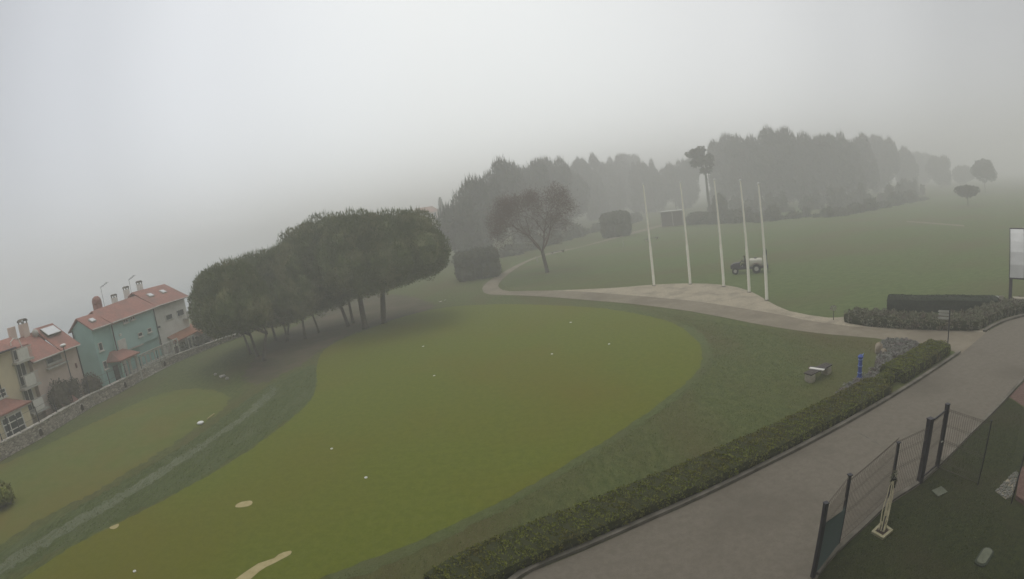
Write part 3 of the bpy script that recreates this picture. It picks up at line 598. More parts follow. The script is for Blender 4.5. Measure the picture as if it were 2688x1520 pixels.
# ------------------------------------------------------------------ mesh fence and gate in the foreground
def fence_panel(A, B, h, parent, name='mesh_panel', m='wire', z0=.10, step=.085):
    d = (B - A); L = d.length; d = d / L; nrm_ = Vector((-d.y, d.x, 0)); b = MB(); n = int(L / step)
    for k in range(n + 1):
        p = A + d * min(L, k * step); 
        q = [p + Vector((0, 0, z0)), p + Vector((0, 0, h - .18)), p + nrm_ * .05 + Vector((0, 0, h - .10)), p + Vector((0, 0, h))]
        b.tube(q, .0055, 3, False)
    for z in (z0, z0 + .22, z0 + .9, z0 + .96, z0 + 1.5, h - .02):
        if z > h: continue
        for dz in (0, .05 if z not in (z0,) else .02): b.tube([A + Vector((0, 0, z + dz - .025)), B + Vector((0, 0, z + dz - .025))], .007, 3, False)
    return b.build(name, m, parent)
FP = [((2133, 1516), (2167, 1321)), ((2199, 1431), (2231, 1247)), ((2333, 1308), (2358, 1162)), ((2413, 1268), (2441, 1100)), ((2459, 1229), (2488, 1062)), ((2566, 1274), (2602, 1105)), ((2654, 1322), (2686, 1192))]
pos = [G(*a) for a, _ in FP]; hs_ = [hgt(p, *c_) for p, (_, c_) in zip(pos, FP)]
t = thing('mesh_fence', pos[2], 'dark steel mesh fence on five thin posts between the road and the garden', 'fence')
for i in (0, 1, 2, 5, 6):
    p, h = pos[i], hs_[i]; b = MB(); r_ = .05 if i < 3 else .022
    if i == 0: b.obox((p.x, p.y, h / 2), (.05, 0, 0), (0, .05, 0), (0, 0, h / 2))
    elif i < 3: b.obox((p.x, p.y, h / 2), (.035, 0, 0), (0, .035, 0), (0, 0, h / 2))
    else: b.tube([(p.x, p.y, 0), (p.x, p.y, h)], r_, 8)
    b.obox((p.x, p.y, h + .01), (r_ + .01, 0, 0), (0, r_ + .01, 0), (0, 0, .012)); b.build('post', 'dark', t)
fence_panel(pos[0], pos[1], hs_[0] * .97, t, m='net' if False else 'wire'); fence_panel(pos[1], pos[2], (hs_[1] + hs_[2]) / 2, t); fence_panel(pos[2], pos[3], (hs_[2] + hs_[3]) / 2 - .1, t)
fence_panel(pos[4], pos[5], hs_[4] - .15, t, 'side_panel'); 
A, B = pos[0], pos[1]; b = MB(); n1 = Vector((-(B - A).y, (B - A).x, 0)).normalized() * -.03
for k in range(70):   # knotted green screen tied low on the first panel
    u = k / 70; p = A + (B - A) * u + n1; b.tube([p + Vector((0, 0, .08)), p + Vector((0, 0, 1.75 - .5 * u))], .005, 3, False)
for k in range(26): z = .1 + k * .05; b.tube([A + n1 + Vector((0, 0, z)), B + n1 + Vector((0, 0, z))], .004, 3, False)
b.build('screen_net', 'net', t)
t = thing('gate', (pos[3] + pos[4]) / 2, 'narrow steel gate between two thick dark posts by the road', 'gate')
for i, hw in ((3, .085), (4, .06)):
    p, h = pos[i], hs_[i]; b = MB(); b.obox((p.x, p.y, h / 2), (hw, 0, 0), (0, hw, 0), (0, 0, h / 2)); b.obox((p.x, p.y, h + .015), (hw + .012, 0, 0), (0, hw + .012, 0), (0, 0, .015)); b.build('post', 'dark', t)
A, B = pos[3], pos[4]; d = (B - A).normalized(); A2, B2 = A + d * .11, B - d * .08; h = hs_[3] - .12
b = MB()
for z in (.16, h): b.obox((A2 + B2) / 2 + Vector((0, 0, z)), (B2 - A2) / 2, Vector((-d.y, d.x, 0)) * .02, (0, 0, .022))
for p in (A2, B2): b.obox(p + Vector((0, 0, (h + .16) / 2)), d * .02, Vector((-d.y, d.x, 0)) * .02, (0, 0, (h - .16) / 2 - .03))
lf = b.build('gate_frame', 'dark', t); fence_panel(A2 + d * .03, B2 - d * .03, h - .05, t, 'gate_mesh', z0=.2)
b = MB(); b.obox(B2 + Vector((0, 0, 1.05)) - Vector((-d.y, d.x, 0)) * .05, d * .05, Vector((-d.y, d.x, 0)) * .02, (0, 0, .02)); b.build('handle', 'offwhite', t)

# garden: tied climber in a square stone surround, slab, oval cover
A, B, C, D = G(2286, 1401), G(2317, 1419), G(2343, 1397), G(2313, 1374); c = (A + B + C + D) / 4
t = thing('stone_surround', c, 'square pale stone surround round dark soil at the foot of the tied vine', 'surround')
b = MB(); inn = [c + (p - c) * .66 for p in (A, B, C, D)]; outp = [A, B, C, D]
for i in range(4):
    j = (i + 1) % 4; b.slab([Vector((p.x, p.y, .09)) for p in (outp[i], outp[j], inn[j], inn[i])], (0, 0, .09))
b.build('frame', 'planter', t); b = MB(); b.slab([Vector((p.x, p.y, .05)) for p in inn], (0, 0, .04)); b.build('soil', 'soil', t)
root = c + Vector((0, 0, .05)); top = pos[2] + Vector((.0, -.05, .75))
t = thing('climbing_vine', root, 'pale bare vine stems leaning from the stone surround to the fence post', 'vine')
rv = random.Random(3)
for k in range(7):
    b = MB(); off = Vector((rv.uniform(-.10, .10), rv.uniform(-.10, .10), 0)); pts_ = []
    for s in range(7):
        u = s / 6; p = root.lerp(top, u) + off * (1 - abs(u - .35) * 1.3) * 1.2 + Vector((rv.uniform(-.03, .03), rv.uniform(-.03, .03), rv.uniform(-.02, .02))); pts_.append(p)
    b.tube(pts_, [.022, .02, .018, .016, .014, .012, .01], 6); b.build('stem', 'palebark', t)
b = MB(); q = c; b.tube([(q.x, q.y, .04), (q.x + .02, q.y + .02, .55)], .02, 6); b.build('stake', 'dark', t)
d_ = dirs(160, 8); np_mesh('leaves', leaves(np.array(top) + d_ * np.array([.10, .10, .28]), d_, .045, .8, 4, 4), 4, 'privet', t, root)
b = MB(); q = pos[2] + Vector((-.02, -.09, .62)); b.obox(q, (.07, 0, 0), (0, .05, 0), (0, 0, .17)); tag(b.build('meter_box', 'black'), 'small dark box strapped low on the fence post above the vine', 'box')
A = [G(2445, 1290), G(2462, 1306), G(2487, 1294), G(2470, 1279)]
b = MB(); b.slab([Vector((p.x, p.y, .045)) for p in A], (0, 0, .04)); tag(b.build('paving_slab', 'slab'), 'single square mossy slab lying in the garden lawn', 'slab')
c = G(2583, 1465); ax1 = (G(2598, 1442) - G(2568, 1488)); d = ax1.normalized(); nr = Vector((-d.y, d.x, 0)); t = thing('drain_cover', c, 'oval green plastic cover lying in the dark garden lawn', 'cover')
def oval(z0, z1, hl, rr_, name, m):
    b = MB(); n = 24; P = []
    for k in range(n):
        a = 2 * math.pi * k / n; P.append(c + d * (math.copysign(hl - rr_, math.cos(a)) + rr_ * math.cos(a)) + nr * rr_ * math.sin(a))
    b.slab([Vector((p.x, p.y, z1)) for p in P], (0, 0, z1 - z0)); b.build(name, m, t)
oval(.012, .06, .42, .19, 'rim', 'lid'); oval(.06, .085, .36, .14, 'lid', 'slab')
# red brick terrace edge
Pq = [G(2664, 1312), G(2676, 1240), G(2740, 1200), G(2800, 1290), G(2760, 1380)]
b = MB(); b.slab([Vector((p.x, p.y, .16)) for p in Pq], (0, 0, .15)); struct(b.build('terrace', 'brickpave'))
b = MB(); rv = random.Random(12)
for x, y in scatter_in([(2613, 1292), (2640, 1262), (2668, 1238), (2672, 1250), (2655, 1305), (2640, 1312)], 190, 4): b.ball((x, y, .04), rv.uniform(.025, .05), 6, 4, .03, .2)
tag(b.build('pebble_heap', 'rubble'), 'loose pale pebbles spilling beside the brick terrace', 'pebbles', kind='stuff')

# ------------------------------------------------------------------ longer grass standing in the rough
def tufts(name, px, n, size, m, label, seed):
    P = np.array([G(*p)[:2] for p in px]); r = np.random.default_rng(seed); lo, hi = P.min(0), P.max(0); out_ = np.zeros((0, 2))
    while len(out_) < n:
        q = lo + (hi - lo) * r.random((n, 2)); ins = np.zeros(n, bool); j = len(P) - 1
        for i in range(len(P)):
            a, c = P[i], P[j]; j = i
            with np.errstate(divide='ignore', invalid='ignore'): ins ^= ((a[1] > q[:, 1]) != (c[1] > q[:, 1])) & (q[:, 0] < (c[0] - a[0]) * (q[:, 1] - a[1]) / (c[1] - a[1]) + a[0])
        f = np.sin(q[:, 0] * 1.7 + np.sin(q[:, 1] * 1.3) * 2) * np.sin(q[:, 1] * 2.1 + np.sin(q[:, 0] * .9) * 2)
        out_ = np.concatenate([out_, q[ins & (f + r.normal(0, 1.1, n) > -.4)]])
    out_ = out_[:n]; P3 = np.concatenate([out_, np.full((n, 1), .012)], 1); up = np.tile([0., 0, 1.], (n, 1))
    tag(np_mesh(name, leaves(P3, up, size, .55, 3, seed, .35), 3, m), label, 'grass', kind='stuff')
tufts('lawn_grass', [(870, 1520), (1060, 1455), (1300, 1345), (1500, 1228), (1700, 1100), (1815, 1010), (1868, 930), (1840, 870), (1700, 812), (1900, 850), (2090, 876), (2290, 896), (2290, 960), (2200, 1040), (2000, 1140), (1700, 1290), (1400, 1430), (1180, 1530)], 36000, .028, 'blade', 'short ragged grass of the lawn between the putting green and the hedge', 3)
tufts('bank_tufts', [(-30, 1490), (200, 1335), (500, 1160), (700, 1015), (830, 965), (825, 1040), (700, 1140), (480, 1280), (120, 1455), (-30, 1540)], 16000, .035, 'blade', 'rough grass on the bank left of the putting green', 4)
tufts('garden_grass', [(2150, 1520), (2270, 1400), (2420, 1282), (2550, 1160), (2660, 1060), (2688, 1080), (2650, 1235), (2600, 1300), (2700, 1520)], 15000, .024, 'darkblade', 'dark lawn grass inside the mesh fence', 5)
# ------------------------------------------------------------------ trees
def blob_leaves(blobs, dens, size, seed, up=.0, spread=.6, nper=3, zmin=None, asp=.45, shell=.12):
    r = np.random.default_rng(seed); PP = []; NN = []
    B = np.array(blobs)          # x y z rx rz
    for i, (x, y, z, rx, rz) in enumerate(blobs):
        n = int(4 * math.pi * rx * (rx + rz) / 2 * dens); d = r.normal(0, 1, (n, 3)); d /= np.linalg.norm(d, axis=1)[:, None]
        wob = 1 + .10 * np.sin(d[:, 0] * 6 + i) * np.sin(d[:, 1] * 7 + i * 2) + .05 * np.sin(d[:, 2] * 11 + i)
        q = (1 - np.abs(r.normal(0, shell, n))) * wob
        p = np.array([x, y, z]) + d * q[:, None] * np.array([rx, rx, rz])
        keep = np.ones(n, bool)
        for j, (a, b_, c, ra, rc) in enumerate(blobs):      # drop what lies deep inside another clump
            if j == i: continue
            e = ((p - np.array([a, b_, c])) / np.array([ra, ra, rc])); keep &= (np.linalg.norm(e, axis=1) > .72)
        if zmin is not None: keep &= p[:, 2] > zmin
        nn = d / np.array([1, 1, rz / rx]); nn /= np.linalg.norm(nn, axis=1)[:, None]; nn[:, 2] += up
        PP.append(p[keep]); NN.append(nn[keep])
    return leaves(np.concatenate(PP), np.concatenate(NN), size, spread, nper, seed, asp)
def core_verts(blobs, k=.82):
    b = MB()
    for x, y, z, rx, rz in blobs: b.ball((x, y, z), rx * k, 10, 7, rz * k, .12)
    # break into triangles soup so it joins the same mesh
    out_ = []
    for f in b.f:
        for q in range(1, len(f) - 1): out_ += [b.v[f[0]], b.v[f[q]], b.v[f[q + 1]]]
    return np.array(out_, float)
def candles(blobs, n_, L, seed):
    r = np.random.default_rng(seed); PP = []
    for x, y, z, rx, rz in blobs:
        n = int(n_ * rx * rx); d = r.normal(0, 1, (n, 3)); d[:, 2] = np.abs(d[:, 2]) * 1.6; d /= np.linalg.norm(d, axis=1)[:, None]
        PP.append(np.array([x, y, z]) + d * np.array([rx, rx, rz]) * .98)
    P = np.concatenate(PP); n = len(P); u = r.normal(0, 1, (n, 3)); u[:, 2] = 0; u /= np.linalg.norm(u, axis=1)[:, None]
    tip = P + np.stack([r.normal(0, .12, n), r.normal(0, .12, n), np.ones(n)], 1) * (L * r.uniform(.5, 1.5, n))[:, None]; w_ = L * .16
    return np.stack([P - u * w_ * .5, P + u * w_ * .5, tip + u * w_, ], 1).reshape(-1, 3)
def tree(name, base, trunk, blobs, leafm, label, cat='tree', group=None, dens=30, size=.2, seed=1, barkm='bark', core=.82, cand=None, **kw):
    """trunk: list of (points, radii) in metres relative to base; blobs relative to base"""
    t = thing(name, base, label, cat, group); bx = Vector(base)
    b = MB()
    for pts_, rad in trunk: b.tube([bx + Vector(p) for p in pts_], rad, 8)
    b.build('trunk', barkm, t, True)
    v = blob_leaves(blobs, dens, size, seed, **kw)
    if core: v = np.concatenate([core_verts(blobs, core), v])
    if cand: v = np.concatenate([v, candles(blobs, cand[0], cand[1], seed + 5)])
    np_mesh('crown', v + np.array(base), 3, leafm, t, base)
    return t

def umbrella_blobs(R_, H_, zb, seed, off=(0, 0)):
    """a stone pine: a broad dome of clumps, flat beneath"""
    r = random.Random(seed); B = []; hh = H_ - zb
    B.append((off[0], off[1], zb + hh * .50, R_ * .80, hh * .50))
    for k in range(11):
        a = 2 * math.pi * k / 11 + r.uniform(-.2, .2); q = R_ * r.uniform(.50, .60); rr_ = R_ * r.uniform(.38, .46)
        B.append((off[0] + q * math.cos(a), off[1] + q * math.sin(a), zb + hh * r.uniform(.30, .42), rr_, hh * r.uniform(.30, .36)))
    for k in range(9):
        a = 2 * math.pi * k / 9 + r.uniform(-.3, .3); q = R_ * r.uniform(.30, .50); rr_ = R_ * r.uniform(.30, .40)
        B.append((off[0] + q * math.cos(a), off[1] + q * math.sin(a), zb + hh * r.uniform(.54, .66), rr_, hh * r.uniform(.26, .34)))
    return B
# base px, top of trunk px (where it meets the crown), crown centre px x, top y, bottom y, half width px
PINES = [
 ((1008, 848), (1004, 746), (1020, 553, 752, 168), .30, 'upright thick-trunked stone pine at the right end of the grove'),
 ((959, 862), (941, 762), (935, 550, 775, 120), .30, 'stone pine with a forking trunk, second from the right in the grove'),
 ((927, 848), (914, 784), (865, 556, 800, 115), .17, 'stone pine with a thin straight trunk left of the forking one'),
 ((914, 857), (886, 781), (815, 590, 822, 105), .20, 'stone pine with a leaning trunk, third-tallest step of the grove roofline'),
 ((837, 873), (818, 819), (780, 632, 832, 98), .12, 'slim leaning stone pine in the middle of the grove'),
 ((802, 889), (793, 835), (758, 640, 840, 92), .15, 'stone pine with a straight trunk left of the slim leaning one'),
 ((757, 879), (761, 838), (728, 648, 846, 92), .11, 'thin back row stone pine behind the left middle trunks'),
 ((755, 895), (745, 851), (690, 656, 856, 100), .13, 'stone pine right of the leaning clump, beside the thin back one'),
 ((725, 895), (712, 851), (658, 668, 862, 100), .15, 'stone pine standing just right of the leaning clump of stems'),
 ((693, 948), (700, 868), (612, 682, 880, 105), .15, 'nearest upright stem of the clump at the left end of the grove'),
 ((677, 936), (655, 873), (578, 698, 878, 86), .14, 'steeply leaning stone pine in the clump at the left end'),
 ((658, 930), (636, 870), (549, 716, 872, 59), .13, 'leftmost stone pine, leaning out over the houses side'),
]
for i, (bp_, tp_, (cx_, ty, by, hw), tr, lab) in enumerate(PINES):
    g = G(*bp_); D = math.hypot(g.x, g.y)
    vd = Vector((g.x, g.y, 0)) / D; X = Vector((vd.y, -vd.x, 0))
    def side(px, py):   # lateral offset of a pixel at the tree's distance
        d = ray(px, py); k = D / math.hypot(d.x, d.y); q = Vector((d.x * k, d.y * k, 0)) - Vector((g.x, g.y, 0)); return q.dot(X), CH + d.z * k
    xl, zm = side(cx_ - hw, (ty + by) / 2); xr, _ = side(cx_ + hw, (ty + by) / 2)
    xc, zt = side(cx_, ty); _, zb = side(cx_, by); xt, zt_ = side(*tp_)
    Rr = (xr - xl) / 2; cxm = (xl + xr) / 2
    off = X * cxm; blobs = umbrella_blobs(Rr, zt, zb, i + 3, (off.x, off.y))
    tx = X * xt; fork = Vector((tx.x, tx.y, max(2.0, zt_)))
    mid = Vector((tx.x * .45, tx.y * .45, fork.z * .5))
    trunk = [([(0, 0, -.1), (0, 0, .25), mid, fork], [tr * 1.35, tr * 1.05, tr * .92, tr * .78])]
    rt = random.Random(i)
    for k in range(5):
        bl = blobs[1 + (k * 2) % 9]; e = Vector((bl[0], bl[1], bl[2])); m_ = fork.lerp(e, .5) + Vector((0, 0, -.3)); trunk.append(([fork - Vector((0, 0, .3)), m_, e], [tr * .55, tr * .38, tr * .15]))
    tree('stone_pine', (g.x, g.y, 0), trunk, blobs, 'pine', lab, 'pine tree', 'stone pines of the grove beside the green', dens=70, size=.13, seed=i, up=1.0, spread=.5, core=.80, asp=.3, shell=.10, cand=(30, .46))

# bare tree by the path
def bare_tree(base, H_, Rr, label, seed=2, zt=3.2, tr=.26, lean=(0, 0)):
    t = thing('bare_tree', base, label, 'tree'); bx = Vector(base); r = random.Random(seed)
    tb = MB(); br = MB(); tips = []
    def grow(p, d, L, rad, lev):
        n = 3; pts_ = [p]; q = p
        for k in range(n):
            d = (d + Vector((r.gauss(0, .12), r.gauss(0, .12), r.gauss(0, .06) + (.05 if lev < 3 else 0)))).normalized(); q = q + d * (L / n); pts_.append(q)
        br.tube(pts_, [rad * (1 - .35 * k / n) for k in range(n + 1)], 5 if lev < 3 else 3, False)
        if lev >= 5: tips.append(q); return
        for c in range(3 if lev < 4 else 3):
            a = r.uniform(.35, .75); ax = d.orthogonal().normalized(); ax.rotate(Matrix.Rotation(2 * math.pi * (c / 3 + r.uniform(-.1, .1)), 3, d))
            nd = (d * math.cos(a) + ax * math.sin(a)); nd.z = nd.z * .9 - .0; grow(q, nd.normalized(), L * r.uniform(.62, .80), rad * .56, lev + 1)
    top = bx + Vector((lean[0], lean[1], zt))
    tb.tube([bx - Vector((0, 0, .1)), bx + Vector((0, 0, .2)), bx.lerp(top, .5), top], [tr * 1.5, tr * 1.1, tr, tr * .95], 10); tb.build('trunk', 'bark', t, True)
    for k in range(6):
        a = 2 * math.pi * k / 6 + r.uniform(-.2, .2); e = r.uniform(.25, .95); d = Vector((math.cos(a) * math.cos(e), math.sin(a) * math.cos(e), math.sin(e)))
        grow(top - Vector((0, 0, .3)), d, (H_ - zt) * .34 * (1.1 if e > .6 else .95), tr * .5, 1)
    br.build('branches', 'twig', t)
    T = np.array([x[:] for x in tips]); P_ = np.repeat(T, 44, 0) + np.random.default_rng(3).normal(0, .42, (len(T) * 44, 3)); d_ = dirs(len(P_), 4)
    np_mesh('twigs', leaves(P_, d_, .24, .3, 3, 4, .10), 3, 'twig', t, base)
    return t
g = G(1437, 715); bare_tree((g.x, g.y, 0), hgt(g, 1420, 488), 6, 'reddish leafless broad tree standing inside the bend of the path', lean=(-.35, 0), zt=hgt(g, 1422, 655))

# round clipped shrub by the path bend, block shrub further up, and others
def shrub(name, px_base, w_px, top_py, m, label, seed, flat=False, cat='shrub', dens=45, size=.12, depth=1.0):
    g = G(*px_base); D = math.hypot(g.x, g.y); vd = Vector((g.x, g.y, 0)) / D; h = hgt(g, px_base[0], top_py)
    a, b_ = ray(px_base[0] - w_px / 2, px_base[1]), ray(px_base[0] + w_px / 2, px_base[1])
    W = D * abs(math.atan2(a.x, a.y) - math.atan2(b_.x, b_.y)); X = Vector((vd.y, -vd.x, 0)); Bl = []; r = random.Random(seed)
    g = g + vd * W * .3 * depth
    if flat:
        for i in range(5):
            for j in range(3):
                q = X * (W * (i / 4 - .5) * .72) + vd * (W * (j / 2 - .5) * .5 * depth)
                for z, rz in ((h * .30, h * .34), (h * .70, h * .30)): Bl.append((q.x, q.y, z + r.uniform(-.05, .05) * h, W * .17, rz))
    else:
        Bl.append((0, 0, h * .5, W * .44, h * .5))
        for k in range(8): a_ = k * math.pi / 4 + r.uniform(-.2, .2); Bl.append((math.cos(a_) * W * .26, math.sin(a_) * W * .26, h * r.uniform(.3, .6), W * .26, h * .32))
    return tree(name, (g.x, g.y, 0), [([(0, 0, 0), (0, 0, h * .4)], [.12, .08])], Bl, m, label, cat, None, dens=dens, size=size, seed=seed, core=.88)
shrub('clipped_shrub', (1258, 733), 118, 655, 'wood', 'big dark block-clipped shrub at the bend of the path right of the pine grove', 3, True)
shrub('clipped_shrub', (1620, 622), 78, 556, 'wood', 'hazy block-clipped shrub above the path behind the bare tree', 4, True, size=.2, dens=20)
shrub('conical_shrub', (1893, 582), 44, 505, 'wood', 'dark hazy bush between the flagpoles, beside the hut', 5, False, size=.2, dens=20)
shrub('low_shrub', (1835, 590), 70, 556, 'wood', 'low hazy bush right of the hut', 8, False, size=.2, dens=20)
shrub('round_bush', (14, 1335), 80, 1262, 'hedge', 'dark round bush on the grass at the left edge of the picture', 6, False, size=.10, dens=60)

# distant groves: each tree with its own crown
def grove_tree(px, by, ty, hw, m, label, seed, group, kind=0, dens=6, size=.55):
    g = G(px, by); D = math.hypot(g.x, g.y); r = random.Random(seed); h = hgt(g, px, ty + r.uniform(-8, 20)); W = D * hw / 1250.0 * r.uniform(.9, 1.3); Bl = []; zb = h * r.uniform(.0, .08)
    Bl.append((r.uniform(-.15, .15) * W, r.uniform(-.1, .1) * W, (h + zb) * .47, W * .56, (h - zb) * .42))
    for k in range(8):
        a = k * math.pi / 4 + r.uniform(-.3, .3); z = r.uniform(.12, .78)
        Bl.append((math.cos(a) * W * .55, math.sin(a) * W * .55, zb + (h - zb) * z, W * r.uniform(.26, .52), (h - zb) * r.uniform(.2, .27)))
    for k in range(4):
        a = k * math.pi / 2 + r.uniform(-.5, .5); q_ = r.uniform(.15, .6); Bl.append((math.cos(a) * W * q_, math.sin(a) * W * q_, zb + (h - zb) * r.uniform(.68, .93), W * r.uniform(.16, .38), (h - zb) * r.uniform(.07, .14)))
    trunk = [([(0, 0, -.1), (r.uniform(-.2, .2), r.uniform(-.2, .2), h * .3), (0, 0, h * .6)], [.28, .22, .12])]
    return tree('grove_tree', (g.x, g.y, 0), trunk, Bl, m, label, 'tree', group, dens=dens, size=size, seed=seed, up=.9, core=.72, spread=.6, asp=.3, shell=.16, cand=(14, 1.9))
ords = ['leftmost', 'second from the left', 'third from the left', 'fourth from the left', 'fifth from the left', 'sixth from the left', 'seventh from the left', 'eighth from the left', 'ninth from the left', 'tenth from the left', 'eleventh from the left', 'twelfth from the left', 'thirteenth from the left', 'fourteenth from the left']
near = [(1226, 716, 528, 42), (1252, 702, 470, 46), (1292, 692, 452, 48), (1350, 672, 430, 52), (1408, 655, 424, 50), (1462, 640, 416, 46), (1500, 628, 414, 44), (1548, 612, 409, 46), (1605, 600, 408, 44), (1660, 585, 410, 42)]
for i, (x, y, t_, w_) in enumerate(near):
    grove_tree(x, y - 33, t_, w_ * 1.15, 'wood', 'hazy grove tree behind the bare tree, ' + ords[i] + ' of its row', 40 + i, 'trees of the grove behind the bare tree', size=.45, dens=8)
farl = [(1720, 556, 418, 34), (1775, 550, 420, 32), (1690, 560, 425, 34), (1815, 545, 412, 36), (1900, 545, 408, 32), (1640, 560, 405, 34)]
for (x, y, t_, w_), l in zip(farl, ('faded tree directly above the hut roof', 'faded tree left of the tufted pine trunk', 'faded tree above the left end of the hut', 'faded tree just left of the tufted pine crown', 'faded tree just right of the tufted pine crown', 'faded tree behind the top of the leftmost flagpole')):
    grove_tree(x, y, t_, w_, 'wood', l, 60 + x, 'faded trees behind the hut')
right_ = [(1925, 588, 368, 44), (1985, 588, 352, 46), (2045, 585, 346, 46), (2105, 580, 350, 46), (2160, 575, 350, 44), (2215, 570, 357, 42), (2270, 560, 352, 40), (2325, 548, 368, 40), (2375, 540, 392, 36), (2425, 528, 412, 34)]
for i, (x, y, t_, w_) in enumerate(right_):
    grove_tree(x, y - 41, t_, w_ * 1.15, 'wood', 'hazy dark grove tree behind the field, ' + ords[i] + ' of the right grove', 80 + i, 'trees of the right grove behind the field')
back_ = [(1955, 528, 366, 40), (2075, 522, 350, 40), (2190, 516, 356, 40), (2300, 508, 370, 40), (2470, 492, 415, 34), (2530, 486, 425, 32)]
for i, (x, y, t_, w_) in enumerate(back_):
    grove_tree(x, y, t_, w_, 'wood', 'very faded tree in the row behind the right grove, ' + ords[i], 110 + i, 'very faded trees behind the right grove')
# low growth along the foot of the groves
def undergrowth(pxs, label, seed, h=1.7):
    r = random.Random(seed); Bl = []; P = [G(*p) for p in pxs]
    for i in range(len(P) - 1):
        n = int((P[i + 1] - P[i]).length / 2.2) + 1
        for k in range(n): q = P[i].lerp(P[i + 1], k / n); hh_ = h * r.choice((.35, .6, .9, 1.3, 1.9)); Bl.append((q.x + r.uniform(-2, 2), q.y + r.uniform(0, 6), hh_ * .4, r.uniform(1.0, 2.6), hh_ * r.uniform(.5, .75)))
    v = np.concatenate([core_verts(Bl, .85), blob_leaves(Bl, 9, .35, seed)]); v = v[:]
    tag(np_mesh('undergrowth', v, 3, 'wood'), label, 'undergrowth', kind='stuff')
undergrowth([(1880, 586), (1990, 584), (2100, 577), (2220, 566), (2330, 545), (2440, 523)], 'dark low bushes massed along the foot of the right grove', 3)
undergrowth([(1900, 566), (2000, 562), (2110, 554), (2230, 544), (2340, 526), (2440, 510)], 'faded bushes under the crowns of the right grove', 13, 3.2)
undergrowth([(1320, 680), (1400, 655), (1500, 627), (1600, 600), (1680, 580)], 'dark low bushes massed under the trees behind the bare tree', 4)
# lone trees
def lone(px, by, zpx, ty, hw, label, seed, tr=.1):
    g = G(px, by); D = math.hypot(g.x, g.y); h = hgt(g, px, ty); zb = hgt(g, px, zpx); W = D * hw / 1200.0; r = random.Random(seed)
    Bl = [(0, 0, (h + zb) / 2, W * .75, (h - zb) * .48)] + [(math.cos(a) * W * .6, math.sin(a) * W * .6, (h + zb) / 2 + r.uniform(-.2, .2) * (h - zb), W * .38, (h - zb) * .25) for a in (0, 1.2, 2.5, 3.9, 5.1)]
    return tree('lone_tree', (g.x, g.y, 0), [([(0, 0, 0), (.05, 0, zb + .2), (0, 0, (h + zb) / 2)], [tr, tr * .8, tr * .5])], Bl, 'wood', label, 'tree', None, dens=14, size=.3, seed=seed, core=.7)
lone(2541, 541, 518, 486, 30, 'small round-headed tree standing alone on the far right of the field', 5)
lone(2586, 505, 478, 415, 31, 'taller dark faded tree behind the small round-headed one at far right', 6, .15)
# tufted pine over the hut, cypress beside the far house
g = G(1868, 578); h = hgt(g, 1845, 386); D = math.hypot(g.x, g.y)
vd = Vector((g.x, g.y, 0)) / D; X = Vector((vd.y, -vd.x, 0)); k_ = D / 1250.
def xz(px, py): q = X * ((px - 1868) * k_); d = ray(px, py); return (q.x, q.y, CH + d.z * D / math.hypot(d.x, d.y))
Bl = []
for px, py, rp, rzp in ((1848, 400, 13, 10), (1862, 392, 10, 9), (1836, 405, 9, 6), (1880, 412, 10, 8), (1850, 425, 16, 9), (1878, 430, 10, 7), (1868, 445, 13, 7), (1828, 402, 5, 4), (1855, 410, 12, 8), (1866, 418, 12, 8)):
    q = xz(px, py); Bl.append((*q, rp * k_, rzp * k_))
tree('tufted_pine', (g.x, g.y, 0), [([(0, 0, 0), xz(1865, 520), xz(1866, 460), xz(1852, 410)], [.45, .38, .33, .12]), ([xz(1866, 455), xz(1878, 415)], [.2, .08]), ([xz(1863, 440), xz(1834, 404)], [.18, .06])], Bl, 'wood',
     'tall thin pine with an open tufted top rising behind the hut', 'pine tree', dens=10, size=.5, seed=9, core=.55, spread=.9)
g = G(1172, 640); h = hgt(g, 1161, 517); D = math.hypot(g.x, g.y); Wc = D * 11 / 1300.
tree('cypress', (g.x, g.y, 0), [([(0, 0, 0), (0, 0, h * .4)], [.2, .15])], [(0, 0, h * .3, Wc, h * .3), (0, 0, h * .55, Wc * .9, h * .26), (0, 0, h * .8, Wc * .5, h * .2), (0, 0, h * .45, Wc * .98, h * .25)], 'wood',
     'narrow pointed cypress beside the faded pink house', 'cypress', dens=22, size=.3, seed=4, up=1.2, core=.9)

# hut, path furniture
g = G(1737, 597); g2 = G(1795, 592)
t = thing('hut', (g + g2) / 2, 'small dark open-fronted wooden hut at the end of the path', 'hut'); d = (g2 - g); d.z = 0; L = d.length; d = d / L; nr = Vector((-d.y, d.x, 0)); nr = nr if nr.y > 0 else -nr
hh = hgt(g, 1732, 558); dp = L * .7
def HP(u, v, z): return g + d * u + nr * v + Vector((0, 0, z))
def hb(name, m, u0, u1, v0, v1, z0, z1):
    b = MB(); b.obox(HP((u0 + u1) / 2, (v0 + v1) / 2, (z0 + z1) / 2), d * (u1 - u0) / 2, nr * (v1 - v0) / 2, (0, 0, (z1 - z0) / 2)); b.build(name, m, t)
hb('front_wall', 'hutwood', .1, L - .1, .08, .2, .15, hh - .1); hb('back_wall', 'hutwood', 0, L, dp - .12, dp, .15, hh); hb('side_wall', 'hutwood', 0, .1, .2, dp - .12, .15, hh); hb('side_wall', 'hutwood', L - .1, L, .2, dp - .12, .15, hh)
hb('floor', 'gravel', -.15, L + .15, -.1, dp, .02, .15); hb('roof', 'offwhite', -.35, L + .35, -.4, dp + .3, hh + .01, hh + .16)
for u in (.02, L * .52, L - .1): hb('post', 'offwhite', u, u + .12, -.0, .07, .15, hh)
